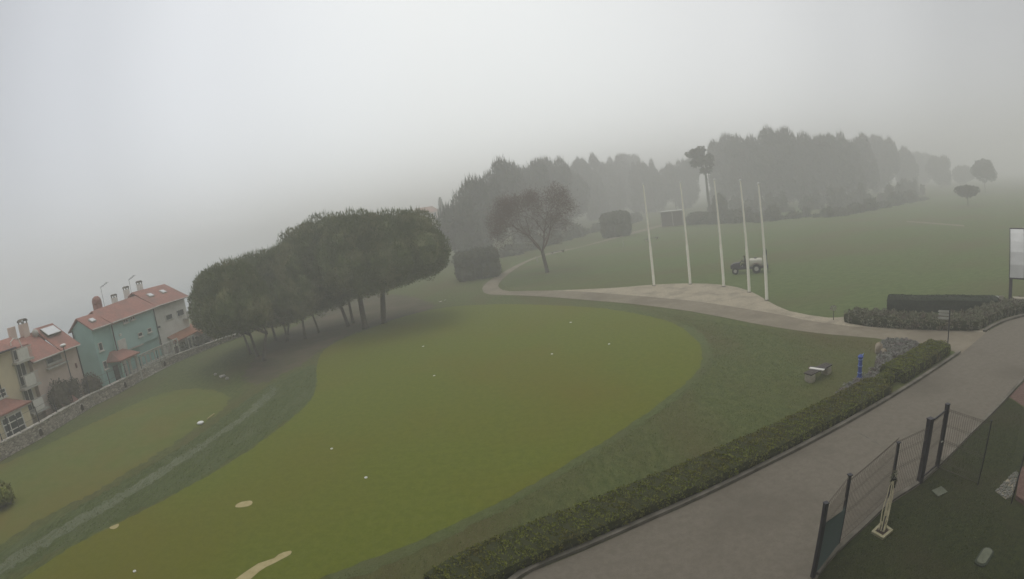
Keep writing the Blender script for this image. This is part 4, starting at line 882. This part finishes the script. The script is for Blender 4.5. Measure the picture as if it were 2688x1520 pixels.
def long_bench(a, b_, label, hh=.45):
    A, B = G(*a), G(*b_); d = (B - A); L = d.length; d = d / L; nr = Vector((-d.y, d.x, 0)); c = (A + B) / 2
    t = thing('park_bench', c, label, 'bench'); b = MB(); b.obox(c + Vector((0, 0, hh)), d * L / 2, nr * .22, (0, 0, .04)); b.build('seat', 'bench', t)
    for s in (-1, 1): b = MB(); b.obox(c + d * s * (L / 2 - .3) + Vector((0, 0, hh / 2 - .02)), d * .12, nr * .18, (0, 0, hh / 2 - .02)); b.build('leg', 'stoneb', t)
long_bench((1447, 669), (1482, 662), 'low bench beside the path behind the bare tree trunk')
long_bench((1694, 634), (1728, 628), 'low faded bench on the grass between the two left flagpoles')
for x, y, ty, l in ((1637, 645, 632, 'short pale marker post on the grass left of the flagpoles'), (1411, 690, 674, 'short pale marker post beside the bare tree')):
    g = G(x, y); h = hgt(g, x, ty); b = MB(); b.tube([(g.x, g.y, 0), (g.x, g.y, h * .9), (g.x, g.y, h)], [.09, .09, .04], 8); tag(b.build('marker_post', 'offwhite'), l, 'post')

# ------------------------------------------------------------------ the village edge on the left
XF = -37.0                                     # street front of the row
def z0(x, y): return x / 6.068, 740 + y / 6.068          # crops of the photograph used for measuring
def z1(x, y): return x / 2.696, 700 + y / 2.696
def z2(x, y): return 180 + x / 4.853, 740 + y / 4.853
def z3(x, y): return x / 5.2, 960 + y / 5.2
def z4(x, y): return 380 + x / 8.047, 860 + y / 8.047
def F(p, x0=XF): return V(p[0], p[1], x0)
def hbox(name, m, par, x0, x1, y0, y1, za, zb_): b = MB(); b.box(x0, x1, y0, y1, za, zb_); return b.build(name, m, par)
def fwin(par, x, y0, y1, za, zb_, cols=2, rows=1, frame='white', glass='glass', sill=True, fw=.07):
    """a framed window lying on the street front x"""
    w_ = bpy.data.objects
    b = MB(); b.box(x, x + .06, y0 + fw, y1 - fw, za + fw, zb_ - fw); pane = b.build('window', glass, par)
    b = MB(); 
    b.box(x + .02, x + .10, y0, y0 + fw, za, zb_); b.box(x + .02, x + .10, y1 - fw, y1, za, zb_); b.box(x + .02, x + .10, y0 + fw, y1 - fw, za, za + fw); b.box(x + .02, x + .10, y0 + fw, y1 - fw, zb_ - fw, zb_)
    for k in range(1, cols): yy = y0 + (y1 - y0) * k / cols; b.box(x + .025, x + .085, yy - fw * .45, yy + fw * .45, za + fw, zb_ - fw)
    for k in range(1, rows): zz = za + (zb_ - za) * k / rows; b.box(x + .03, x + .08, y0 + fw, y1 - fw, zz - fw * .4, zz + fw * .4)
    b.build('frame', frame, pane)
    if sill: b = MB(); b.box(x + .01, x + .2, y0 - .08, y1 + .08, za - .09, za - .01); b.build('sill', frame, pane)
    return pane
def roof_slab(par, P, m='tile', th=.12, name='roof'):
    b = MB(); b.slab(P, (0, 0, th)); return b.build(name, m, par)
def skylight(par, c, u, v, hu, hv):
    u, v = Vector(u).normalized(), Vector(v).normalized(); n = u.cross(v); n = n if n.z > 0 else -n
    b = MB(); b.obox(Vector(c) + n * .05, u * hu, v * hv, n * .06); f = b.build('roof_window', 'offwhite', par)
    b = MB(); b.obox(Vector(c) + n * .12, u * hu * .8, v * hv * .8, n * .02); b.build('pane', 'skyglass', f)
def chimney(par, x, y, za, h, m='tile', wd=.3, cap=True):
    b = MB(); b.box(x - wd, x + wd, y - wd, y + wd, za, za + h); c = b.build('chimney', m, par)
    if cap:
        b = MB()
        for sx in (-1, 1):
            for sy in (-1, 1): b.box(x + sx * wd * .8 - .04, x + sx * wd * .8 + .04, y + sy * wd * .8 - .04, y + sy * wd * .8 + .04, za + h, za + h + .22)
        n = 8
        for k in range(n):
            a0, a1 = math.pi * k / n, math.pi * (k + 1) / n; P = [Vector((x - wd * 1.1, y - wd * 1.1 * math.cos(a0), za + h + .22 + wd * .6 * math.sin(a0))), Vector((x - wd * 1.1, y - wd * 1.1 * math.cos(a1), za + h + .22 + wd * .6 * math.sin(a1)))]
            b.slab([P[0], P[1], P[1] + Vector((wd * 2.2, 0, 0)), P[0] + Vector((wd * 2.2, 0, 0))], (0, 0, .05))
        b.build('cowl', 'concrete', c)
    return c
def antenna(par, x, y, za, h):
    b = MB(); b.tube([(x, y, za), (x, y, za + h)], .018, 5); b.tube([(x, y - .1, za + h - .05), (x, y + 1.1, za + h + .35)], .02, 4)
    for k in range(4): b.tube([(x - .3, y + .2 + k * .27, za + h + .08 + k * .09), (x + .3, y + .2 + k * .27, za + h + .08 + k * .09)], .018, 4)
    b.build('antenna', 'dark', par)
def pipe(par, x, y, z0_, z1_): b = MB(); b.tube([(x, y, z0_), (x, y, z1_ - .3), (x, y, z1_)], .06, 6); b.build('downpipe', 'dark', par)

# --- teal house
t = thing('terraced_house', (-38, 38, 0), 'teal three-storey house with a red porch roof and arched ground floor', 'house')
ya, yb_, yc = 33.74, 36.10, 43.15; E1 = 5.95
b = MB()
P = [(-37.0, 0), (-37.0, 5.9), (-38.5, 6.85), (-39.9, 6.05), (-39.9, 0)]
b.add([(x, ya, z) for x, z in P] + [(x, yb_, z) for x, z in P], [(0, 1, 2, 3, 4), (9, 8, 7, 6, 5)] + [(i, (i + 5), (i + 1) % 5 + 5, (i + 1) % 5) for i in range(5)])
b.build('wall', 'teal', t)
hbox('wall', 'tealb', t, -42, -36.75, yb_ + .003, yc, 2.95, 5.85); hbox('lower_wall', 'teal', t, -42, -37.0, yb_ + .003, yc - .01, 0, 2.95)
hbox('corbel', 'offwhite', t, -37.0, -36.7, yb_ + .0, yc - 2.9, 2.80, 2.92)
rx = -39.2
roof_slab(t, [(-36.6, ya - .25, 5.84), (-36.6, yb_, 5.84), (-38.6, yb_, 7.05), (-38.6, ya - .25, 7.05)])
roof_slab(t, [(-38.6, ya - .25, 7.05), (-38.6, yb_, 7.05), (-40.2, yb_, 5.95), (-40.2, ya - .25, 5.95)])
roof_slab(t, [(-36.35, yb_ + .003, 5.80), (-36.35, yc + .2, 6.02), (-39.2, yc + .2, 7.55), (-39.0, yb_ + .003, 7.25)])
roof_slab(t, [(-39.0, yb_ + .003, 7.25), (-39.2, yc + .2, 7.55), (-42.4, yc + .2, 5.9), (-42.4, yb_ + .003, 5.8)])
b = MB(); b.slab([(-36.98, yc - .02, 5.8), (-36.98, yc - .02, 5.85), (-39.2, yc - .02, 7.4), (-42, yc - .02, 5.85), (-42, yc - .02, 5.8)], (0, .25, 0)); b.build('gable_wall', 'teal', t)
for y0_, y1_, zz in ((ya - .25, yb_, 5.80), (yb_ + .02, yc + .2, 5.84)): b = MB(); b.tube([(-36.3 if y0_ > 35 else -36.55, y0_, zz), (-36.3 if y0_ > 35 else -36.55, y1_, zz + (.14 if y0_ > 35 else 0))], .07, 6); b.build('gutter', 'offwhite', t)
skylight(t, (-37.65, 34.7, 6.50), (0, 1, 0), (-2.0, 0, 1.21), .34, .28)
pipe(t, -36.66, yb_ + .1, 0, 5.75); pipe(t, -39.75, ya - .08, 0, 5.95); pipe(t, -36.68, yc - .08, 0, 5.9)
for a, c, za, zb_ in ((z2(700, 540), z2(745, 445), 0, 0), (z2(790, 500), z2(832, 420), 0, 0)):
    y0_, zlo = F(a, -36.72); y1_, zhi = F(c, -36.72); fwin(t, -36.75, y0_, y1_, zlo + .05, min(5.78, zhi + .15), 2)
for a, c in ((z2(890, 705), z2(930, 635)), (z2(1010, 650), z2(1045, 580))):
    y0_, zlo = F(a, -36.72); y1_, zhi = F(c, -36.72); fwin(t, -36.75, y0_, y1_, zlo, zhi, 1, fw=.06)
y0_, zlo = F(z2(655, 900), -36.7); y1_, zhi = F(z2(715, 715), -36.7)
hbox('shutter', 'white', t, -36.75, -36.68, y0_, y1_ + .05, 3.0, zhi); hbox('lamp', 'cup', t, -36.75, -36.6, (y0_ + y1_) / 2 - .1, (y0_ + y1_) / 2 + .15, zhi + .35, zhi + .55)
for a, c in ((z2(335, 1175), z2(360, 1100)), (z2(262, 940), z2(295, 880))):
    # small windows in the narrow front of the lower wing
    y0_, zlo = F(a, -37); y1_, zhi = F(c, -37); 
    y0_ = max(y0_, ya + .35); fwin(t, -37.0, y0_, y0_ + .55, zlo, zlo + .75, 1, fw=.06)
chimney(t, -39.9, 38.0, 6.6, 1.5, 'tile', .36, False); b = MB(); b.ball((-39.9, 38.0, 8.0), .52, 12, 8, .50, .05); b.build('chimney_cap', 'tile', t)
chimney(t, -39.6, 40.4, 6.9, 1.0, 'greyw', .24); antenna(t, -39.8, 38.9, 7.0, 2.2)
# porch with a small hipped roof and arches
px0, px1 = -37.0, -35.3; py0, py1 = 34.9, 37.4
hbox('porch_pillar', 'teal', t, px1 - .12, px1, py0, py0 + .14, 0, 2.3); hbox('porch_pillar', 'offwhite', t, px1 - .22, px1, py1 - .3, py1, 0, 2.4); hbox('porch_pillar', 'offwhite', t, px1 - .2, px1, 36.05, 36.25, 0, 2.4)
b = MB()
for (ys, ye) in ((35.05, 36.05), (36.25, 37.1)):
    n = 10; c_, r_ = (ys + ye) / 2, (ye - ys) / 2
    for k in range(n):
        a0, a1 = math.pi * k / n, math.pi * (k + 1) / n; zt = 2.62
        b.slab([(px1, c_ - r_ * math.cos(a0), 1.95 + .42 * math.sin(a0)), (px1, c_ - r_ * math.cos(a1), 1.95 + .42 * math.sin(a1)), (px1, c_ - r_ * math.cos(a1), zt), (px1, c_ - r_ * math.cos(a0), zt)], (.16, 0, 0))
b.build('porch_arch', 'offwhite', t)
roof_slab(t, [(px1 + .3, py0 - .3, 2.62), (px1 + .3, py1 + .2, 2.62), (px0, py1 - .5, 3.35), (px0, py0 + .5, 3.35)], name='porch_roof'); roof_slab(t, [(px1 + .3, py0 - .3, 2.62), (px0, py0 + .5, 3.35), (px0, py0 - .3, 2.62)], name='porch_roof')
hbox('door', 'glass', t, -37.0, -36.95, 35.3, 36.0, .1, 2.0); hbox('door', 'white', t, -37.0, -36.94, 36.5, 37.3, .1, 2.1)
# terrace arcade right of the porch: white frames with low balustrade
b = MB()
for k in range(8): y = 38.0 + k * .74; b.box(-35.6, -35.5, y, y + .10, .9, 2.0 + .02 * k)
b.box(-35.62, -35.48, 37.9, 43.4, 2.15, 2.27); b.box(-35.62, -35.48, 37.9, 43.4, .95, 1.05); b.build('arcade_frame', 'offwhite', t)
for k in range(7):
    y = 38.1 + k * .74; b = MB(); n = 6
    for q in range(n):
        a0, a1 = math.pi * q / n, math.pi * (q + 1) / n
        b.slab([(-35.52, y + .32 - .32 * math.cos(a0), 1.75 + .3 * math.sin(a0)), (-35.52, y + .32 - .32 * math.cos(a1), 1.75 + .3 * math.sin(a1)), (-35.52, y + .32 - .38 * math.cos(a1), 1.82 + .34 * math.sin(a1)), (-35.52, y + .32 - .38 * math.cos(a0), 1.82 + .34 * math.sin(a0))], (.05, 0, 0))
    b.build('arch', 'offwhite', t)
hbox('terrace_base', 'stonep', t, -37, -35.45, 37.5, 43.5, 0, .9)
hbox('side_door', 'hutwood', t, -35.62, -35.55, 43.6, 44.4, .3, 1.5); b = MB(); b.box(-35.6, -35.48, 43.5, 43.6, 0, 2.2); b.box(-35.6, -35.48, 44.45, 44.55, 0, 2.2); b.box(-35.6, -35.48, 43.6, 44.45, 1.55, 1.75); b.box(-35.6, -35.48, 43.5, 44.55, 2.2, 2.32); b.build('door_frame', 'white', t)

# --- grey white house beyond
t = thing('terraced_house', (-38, 46.5, 0), 'pale grey house with two roof windows, half hidden by the pine grove', 'house'); ye = 49.4
hbox('wall', 'greyw', t, -43, -37.0, yc + .25, ye, 0, 6.0)
b = MB(); b.slab([(-37.0, ye - .02, 6.0), (-40.0, ye - .02, 7.75), (-43, ye - .02, 6.0)], (0, .2, 0)); b.build('gable_wall', 'greyw', t)
roof_slab(t, [(-36.4, yc + .21, 6.05), (-36.4, ye + .3, 6.05), (-39.6, ye + .1, 7.95), (-39.6, yc + .21, 7.95)]); roof_slab(t, [(-39.6, yc + .21, 7.95), (-39.6, ye + .1, 7.95), (-43.4, ye + .3, 6.05), (-43.4, yc + .21, 6.05)])
b = MB(); b.tube([(-36.35, yc + .2, 6.02), (-36.35, ye + .3, 6.02)], .06, 6); b.build('gutter', 'offwhite', t)
for y in (44.9, 47.3): skylight(t, (-38.3, y, 7.18), (0, 1, 0), (-3.2, 0, 1.9), .40, .33)
for a, c in ((z2(1240, 500), z2(1300, 400)), (z2(1385, 450), z2(1445, 340)), (z2(1105, 615), z2(1155, 550))):
    y0_, zlo = F(a); y1_, zhi = F(c); fwin(t, -37.0, y0_, y1_ + .15, zlo, zhi, 1, sill=False, frame='white', glass='glass')
b = MB(); b.box(-37.0, -36.2, 48.3, 49.5, 3.6, 3.75); b.box(-36.28, -36.2, 48.3, 49.5, 3.75, 4.5); b.build('balcony', 'offwhite', t)
chimney(t, -40.6, 42.7 + .9, 7.0, 1.35, 'greyw', .26); chimney(t, -40.4, 45.8, 7.3, 1.3, 'greyw', .26); antenna(t, -40.8, 44.6, 7.3, 2.0)

# --- salmon house
t = thing('terraced_house', (-38, 28.5, 0), 'salmon pink lower house with a terracotta roof and a pale solar panel', 'house'); ys_, yt = 26.0, 31.45
hbox('wall', 'pink', t, -42, -37.0, ys_, yt, 0, 4.95)
roof_slab(t, [(-36.5, ys_ - .2, 4.98), (-36.5, 29.15, 4.98), (-39.9, 29.15, 6.85), (-39.9, ys_ - .2, 6.70)]); roof_slab(t, [(-36.5, 29.18, 5.03), (-36.5, yt + .1, 5.05), (-39.9, yt + .1, 7.2), (-39.9, 29.18, 7.2)])
roof_slab(t, [(-39.9, ys_ - .2, 6.70), (-39.9, yt + .1, 7.2), (-43, yt + .1, 5.0), (-43, ys_ - .2, 5.0)])
b = MB(); b.tube([(-36.45, ys_ - .2, 4.95), (-36.45, yt, 4.98)], .06, 6); b.build('gutter', 'offwhite', t)
v_ = Vector((-3.4, 0, 2.15)).normalized(); n_ = Vector((2.15, 0, 3.4)).normalized()
b = MB(); b.obox(Vector((-38.8, 30.25, 6.60)) + n_ * .1, (0, .85, 0), v_ * .62, n_ * .05); sp_ = b.build('solar_panel', 'concrete', t); b = MB(); b.obox(Vector((-38.8, 30.25, 6.60)) + n_ * .16, (0, .79, 0), v_ * .56, n_ * .02); b.build('pane', 'skyglass', sp_)
y0_, zlo = F(z0(745, 1330)); y1_, zhi = F(z0(950, 1110)); fwin(t, -37.0, y0_, y1_, zlo, zhi + .1, 2, 1, 'offwhite'); hbox('shutter', 'concrete', t, -36.93, -36.88, y0_ + .75, y1_ - .08, zlo + .08, zhi)
hbox('ledge', 'offwhite', t, -37.0, -36.6, y0_ - .2, y1_ + .5, zlo - .35, zlo - .22)
chimney(t, -40.3, 27.0, 6.4, 1.45, 'pink', .28, False); chimney(t, -40.1, 28.25, 6.6, 1.25, 'pink', .34); b = MB(); b.ball((-39.4, 28.9, 6.85), .33, 12, 8, .33); dsh = b.build('satellite_dish', 'offwhite', t, True)
pipe(t, -36.95, 31.35, 0, 5)
hbox('lamp_box', 'red', t, -37.0, -36.9, 30.7, 30.85, 3.2, 3.6)

# --- ochre house with stacked balconies
t = thing('apartment_house', (-38, 20, 0), 'ochre house with three stacked balconies and a low annex with latticed windows', 'house'); yr = 24.15
hbox('wall', 'yellow', t, -43, -37.0, 12, yr, 0, 6.45)
roof_slab(t, [(-36.4, 12, 6.55), (-36.4, yr + .25, 6.55), (-39.8, yr - 1.4, 8.0), (-39.8, 12, 8.0)]); roof_slab(t, [(-36.4, yr + .25, 6.55), (-43, yr + .25, 6.55), (-39.8, yr - 1.4, 8.0)])
b = MB(); b.tube([(-36.35, 12, 6.5), (-36.35, yr + .25, 6.5)], .07, 6); b.build('gutter', 'dark', t)
chimney(t, -40.5, 22.6, 7.2, 1.2, 'tile', .28, False)
hbox('wing_wall', 'cream', t, -42, -37.4, yr + .003, 25.9, 0, 6.35)
roof_slab(t, [(-36.9, yr + .27, 6.45), (-36.9, 26.1, 6.45), (-39.5, 26.1, 7.15), (-39.5, yr + .27, 7.15)])
for k, (a, c) in enumerate(((z0(235, 1325), z0(500, 1195)), (z3(305, 335), z3(530, 235)), (z3(425, 670), z3(640, 560)))):
    y0_, zz = F(a, -36.6); y1_, _ = F(c, -36.6); zz = (zz + F(c, -36.6)[1]) / 2
    b = MB(); b.box(-37.4, -36.2, y0_, y1_, zz - .08, zz + .08); bal = b.build('balcony', 'offwhite', t)
    b = MB(); b.box(-36.26, -36.2, y0_ + .3, y1_ - .45, zz + .12, zz + .95); b.build('parapet_panel', 'white', bal)
    b = MB(); b.box(-36.27, -36.21, y0_, y1_, zz + .97, zz + 1.03)
    for q in range(4): b.tube([(-36.24, y1_ - .1 - q * .1, zz + .1), (-36.24, y1_ - .1 - q * .1, zz + 1)], .015, 4)
    b.build('railing', 'offwhite', bal)
    fwin(t, -37.4, yr + .35, yr + 1.35, zz + .12, min(6.3, zz + 1.95), 2, 1, 'white', sill=False)
# arched dormer frame on the topmost balcony
b = MB(); P = [z0(165, 960), z0(215, 900), z0(290, 900), z0(310, 940)]; Q = [F(p, -36.9) for p in P]
b.tube([(-36.9, Q[0][0] - .05, 5.3), (-36.9, *Q[0]), (-36.9, *Q[1]), (-36.9, *Q[2]), (-36.9, Q[3][0] + .1, 6.3)], .05, 6); b.build('dormer_frame', 'white', t)
y0_, zlo = F(z3(8, 445)); y1_, zhi = F(z3(45, 300)); fwin(t, -37.0, y0_ - .5, y1_ + .1, zlo, zhi, 2, 2)
pipe(t, -36.9, 22.25, 2.6, 6.4)
hbox('annex_wall', 'yellow', t, -37.0, -35.6, 14, 23.45, 0, 2.55)
roof_slab(t, [(-35.3, 14, 2.60), (-35.3, 23.75, 2.60), (-37.0, 22.2, 3.35), (-37.0, 14, 3.35)], name='annex_roof'); roof_slab(t, [(-35.3, 23.75, 2.60), (-37.0, 23.75, 2.60), (-37.0, 22.2, 3.35)], name='annex_roof')
b = MB(); b.box(-35.6, -35.35, 14, 23.6, 2.38, 2.50); b.build('cornice', 'offwhite', t)
y0_, zlo = F(z3(135, 915), -35.55); y1_, zhi = F(z3(235, 610), -35.55); fwin(t, -35.6, y0_ - .45, y1_ + .35, .75, 2.3, 3, 3, 'white', fw=.10)
pipe(t, -35.5, 21.0, 0, 2.5)

# --- orange-roofed low house beyond, and small things by the wall
t = thing('low_house', (-37, 50, 0), 'low outbuilding with an orange tiled roof between the grey house and the pines', 'house')
yq0, yq1 = 44.9, 53.0
hbox('wall', 'pink', t, -39.5, -36.2, yq0, yq1, 0, 1.95)
roof_slab(t, [(-35.7, yq0 - .2, 1.95), (-35.7, 49.2, 2.1), (-38.4, 50.0, 3.3), (-38.4, yq0 - .2, 3.1)], 'tile2'); roof_slab(t, [(-35.5, 49.25, 1.75), (-35.5, yq1 + .2, 1.75), (-38, yq1 + .2, 2.7), (-38, 50.0, 2.75)], 'tile2')
hbox('post', 'white', t, -35.95, -35.85, 46.4, 46.5, .9, 1.8)
g = G(*z4(1080, 560)); t = thing('kiosk', (g.x - .4, g.y, 0), 'white framed glazed door leaf standing at the wall under the grove', 'door')
x_ = g.x - .4
for k in (0, 1):
    y0_ = g.y - .45 + k * .75; b = MB(); b.box(x_, x_ + .08, y0_, y0_ + .1, .0, 2.0); b.box(x_, x_ + .08, y0_ + .55, y0_ + .65, 0, 2.0); b.box(x_, x_ + .08, y0_ + .1, y0_ + .55, 1.88, 2.0); b.box(x_, x_ + .08, y0_ + .1, y0_ + .55, 0, .8)
    fr = b.build('frame', 'offwhite', t); b = MB(); b.box(x_ + .02, x_ + .05, y0_ + .1, y0_ + .55, .8, 1.88); b.build('pane', 'glass', fr)

# --- stone wall with arched openings
WL = [(-60, 1244), (0, 1212), (60, 1178), (120, 1145), (180, 1107), (250, 1064), (300, 1040), (350, 1012), (400, 982), (460, 953), (520, 927), (580, 903), (640, 882)]
Wp = [G(*p) for p in WL]; t = thing('stone_wall', Wp[6], 'long rubble stone wall with small arched openings below the houses', 'wall'); b = MB()
HW = [1.05, 1.05, 1.0, 1.0, 1.0, .95, .95, .9, .85, .75, .6, .5, .45]
for i, p in enumerate(Wp):
    h = HW[i]; b.v += [(p.x, p.y, 0), (p.x, p.y, h), (p.x - .45, p.y, h), (p.x - .45, p.y, 0)]
for i in range(len(Wp) - 1):
    for a, c in ((0, 1), (1, 2), (2, 3)): b.f.append((i * 4 + a, i * 4 + 4 + a, i * 4 + 4 + c, i * 4 + c))
b.build('masonry', 'stone', t)
b = MB()
for i, p in enumerate(Wp): h = HW[i]; b.v += [(p.x + .06, p.y, h + .005), (p.x + .06, p.y, h + .075), (p.x - .5, p.y, h + .075), (p.x - .5, p.y, h + .005)]
for i in range(len(Wp) - 1):
    for a, c in ((0, 1), (1, 2), (2, 3), (3, 0)): b.f.append((i * 4 + a, i * 4 + 4 + a, i * 4 + 4 + c, i * 4 + c))
b.build('coping', 'stonep', t)
def wall_x(y):
    for i in range(len(Wp) - 1):
        if Wp[i].y <= y <= Wp[i + 1].y: u = (y - Wp[i].y) / (Wp[i + 1].y - Wp[i].y); return Wp[i].x + (Wp[i + 1].x - Wp[i].x) * u, HW[i] + (HW[i + 1] - HW[i]) * u
    return Wp[0].x, 1
for q in (z1(270, 1195), z1(598, 1032), z1(905, 880), z1(1205, 735)):
    y, z_ = F(q, -34.9); x_, h_ = wall_x(y); n = 7
    P = [(x_ + .02, y - .17, .18), (x_ + .02, y + .17, .18)] + [(x_ + .02, y + .17 * math.cos(math.pi * k / n), .52 + .17 * math.sin(math.pi * k / n)) for k in range(n + 1)]
    b = MB(); b.slab(P, (.03, 0, 0)); nc = b.build('opening_shade_plate', 'soil', t)  # dark plate on the wall face; the shade inside the opening is its colour
    b = MB()
    for k in range(n):
        a0, a1 = math.pi * k / n, math.pi * (k + 1) / n; b.slab([(x_ + .05, y + r_ * math.cos(a), .52 + r_ * math.sin(a)) for r_, a in ((.17, a0), (.25, a0), (.25, a1), (.17, a1))], (.08, 0, 0))
    b.build('arch_stones', 'stonep', nc)
# fence posts on the wall with two thin wires
t = thing('wire_fence', Wp[5], 'thin dark fence posts with wires along the top of the stone wall', 'fence'); PY = []
for q in (z1(20, 1290), z1(140, 1215), z1(270, 1150), z1(408, 1085), z1(540, 1020), z1(675, 962), z1(800, 890), z1(925, 835), z1(1045, 775), z1(1165, 715), z1(1284, 665), z1(1400, 610), z1(1508, 545)):
    y, z_ = F(q, -35.1); x_, h_ = wall_x(y); x_ -= .22; PY.append((x_, y, h_))
    b = MB(); b.tube([(x_, y, h_ + .05), (x_, y, h_ + 1.25)], .04, 6); b.build('post', 'dark', t)
for z_ in (.5, 1.15): b = MB(); b.tube([(x, y, h + z_) for x, y, h in PY], .012, 4); b.build('wire', 'wire', t)
# street lamp
g = G(238, 1130); 
y_, zt = V(165, 907, -36.0); yb2, zb2 = V(203, 1088, -36.0); t = thing('street_lamp', (-36.0, y_, 0), 'street lamp with a white round head in front of the salmon house', 'street lamp')
b = MB(); b.tube([(-36.0, y_, 0), (-36.0, y_, zt - .05)], [.06, .045], 8); b.build('pole', 'dark', t); b = MB(); b.ball((-36.0, y_, zt + .02), .30, 14, 8, .13); b.build('lamp_head', 'cup', t, True)
b = MB(); b.tube([(-36.0, y_, zt - .12), (-36.0, y_, zt - .06)], .22, 12); b.build('collar', 'dark', t)
# paved yard behind the wall, garden bits
struct(MB().box(-37.0, -35.3, 10, 56, 0.0, .06).build('yard', 'stonep'))
struct(MB().box(-36.99, -36.3, 24.2, 33.7, .06, .55).build('raised_bed', 'stonep'))
def gshrub(x, y, w_, h_, m, label, seed, size=.09, dens=70):
    r = random.Random(seed); Bl = [(0, 0, h_ * .5, w_ * .5, h_ * .48)] + [(math.cos(a) * w_ * .28, math.sin(a) * w_ * .3, h_ * r.uniform(.35, .75), w_ * .28, h_ * .22) for a in (0, 1, 2.1, 3.2, 4.2, 5.3)]
    tree('garden_shrub', (x, y, 0), [([(0, 0, 0), (0, 0, h_ * .5)], [.06, .04])], Bl, m, label, 'shrub', None, dens=dens, size=size, seed=seed, core=.72)
gshrub(-36.1, 27.3, 1.9, 3.3, 'wood', 'dark garden shrub beside the lowest balcony of the ochre house', 1)
gshrub(-36.2, 28.9, 1.5, 2.9, 'wood', 'dark garden shrub under the ledge window of the salmon house', 2)
gshrub(-36.1, 31.3, 1.7, 2.7, 'wood', 'dark garden shrub behind the street lamp pole', 3)
gshrub(-36.0, 45.6, 1.6, 1.6, 'wood', 'low garden shrub right of the teal house side door', 4)
gshrub(-35.7, 47.6, 2.4, 1.7, 'wood', 'dense garden shrub under the orange roof', 5)
gshrub(-35.5, 49.6, 1.8, 1.5, 'wood', 'garden shrub left of the white framed door leaf', 6)
gshrub(-35.3, 53.3, 2.2, 1.4, 'privet', 'pale garden shrub right of the white framed door leaf', 7)
gshrub(-35.0, 56.0, 3.0, 2.6, 'wood', 'dark shrub at the far end of the stone wall', 8)
t = thing('garden_hut', (-35.95, 27.6, 0), 'small garden shed with a reddish lean-to roof in front of the dark shrubs', 'shed')
hbox('wall', 'hutwood', t, -36.0, -35.55, 27.0, 28.3, .06, 1.05); roof_slab(t, [(-35.35, 26.8, 1.08), (-35.35, 28.6, 1.08), (-36.4, 28.4, 2.0), (-36.4, 27.0, 2.0)], 'tile'); 
b = MB(); b.box(-35.5, -35.3, 27.0, 27.7, .90, 1.0); b.build('step', 'offwhite', t)
g = G(*z2(455, 1355)); b = MB(); b.obox((-35.7, 34.3, .40), (.25, 0, 0), (0, .6, .08), (0, 0, .07)); tag(b.build('stone_bench', 'offwhite', None), 'pale slab bench at the foot of the teal house wall', 'bench')

# --- faded pink house far behind the grove
g = G(1128, 645); D = math.hypot(g.x, g.y); zt = hgt(g, 1128, 541); k_ = D / 1300; vd = Vector((g.x, g.y, 0)) / D; X = Vector((vd.y, -vd.x, 0)); W2 = 36 * k_
t = thing('far_house', (g.x, g.y, 0), 'very faded pink house with a low roof left of the cypress', 'house'); ze = hgt(g, 1128, 557)
b = MB(); b.obox(g + vd * 4 + Vector((0, 0, ze / 2)), X * W2, vd * 4, (0, 0, ze / 2)); b.build('wall', 'pink', t)
Pc = [g + X * a * (W2 + .5) + vd * v for a, v in ((-1, -.5), (1, -.5), (1, 8.5), (-1, 8.5))]; r0, r1 = g + X * (-W2 * .6) + vd * 4, g + X * (W2 * .6) + vd * 4
b = MB(); vs = [Vector((p.x, p.y, ze + .02)) for p in Pc] + [Vector((r0.x, r0.y, zt)), Vector((r1.x, r1.y, zt))]; b.add(vs, [(0, 1, 5, 4), (1, 2, 5), (2, 3, 4, 5), (3, 0, 4), (3, 2, 1, 0)]); b.build('roof', 'tile2', t)
for u in (-.55, -.1, .35, .7): b = MB(); b.obox(g + X * u * W2 - vd * .05 + Vector((0, 0, ze - 1.3)), X * .5, vd * .05, (0, 0, .75)); b.build('window', 'glass', t)
g = G(1090, 640); D = math.hypot(g.x, g.y); 
grove_tree(1095, 640, 578, 30, 'wood', 'very faded low tree left of the faded pink house', 301, None)
grove_tree(1150, 660, 594, 26, 'wood', 'faded tree below the faded pink house, beside the pine grove', 302, None)

# ------------------------------------------------------------------ the fog
b = MB(); b.box(-1600, 1600, -1600, 1600, -1.0, 32.0)
hz = b.build('haze', M['white']); tag(hz, 'even pale fog lying over the whole place', 'haze', kind='stuff')
fm = bpy.data.materials.new('fog'); fm.use_nodes = True; t = fm.node_tree; t.nodes.clear()
o_ = t.nodes.new('ShaderNodeOutputMaterial'); pv = t.nodes.new('ShaderNodeVolumePrincipled')
pv.inputs['Density'].default_value = FOG; pv.inputs['Density Attribute'].default_value = ''; pv.inputs['Temperature Attribute'].default_value = ''; pv.inputs['Color Attribute'].default_value = ''
pv.inputs['Color'].default_value = (.98, .972, .95, 1); pv.inputs['Anisotropy'].default_value = .0
t.links.new(pv.outputs[0], o_.inputs['Volume']); hz.data.materials.clear(); hz.data.materials.append(fm)
hz.display_type = 'WIRE'
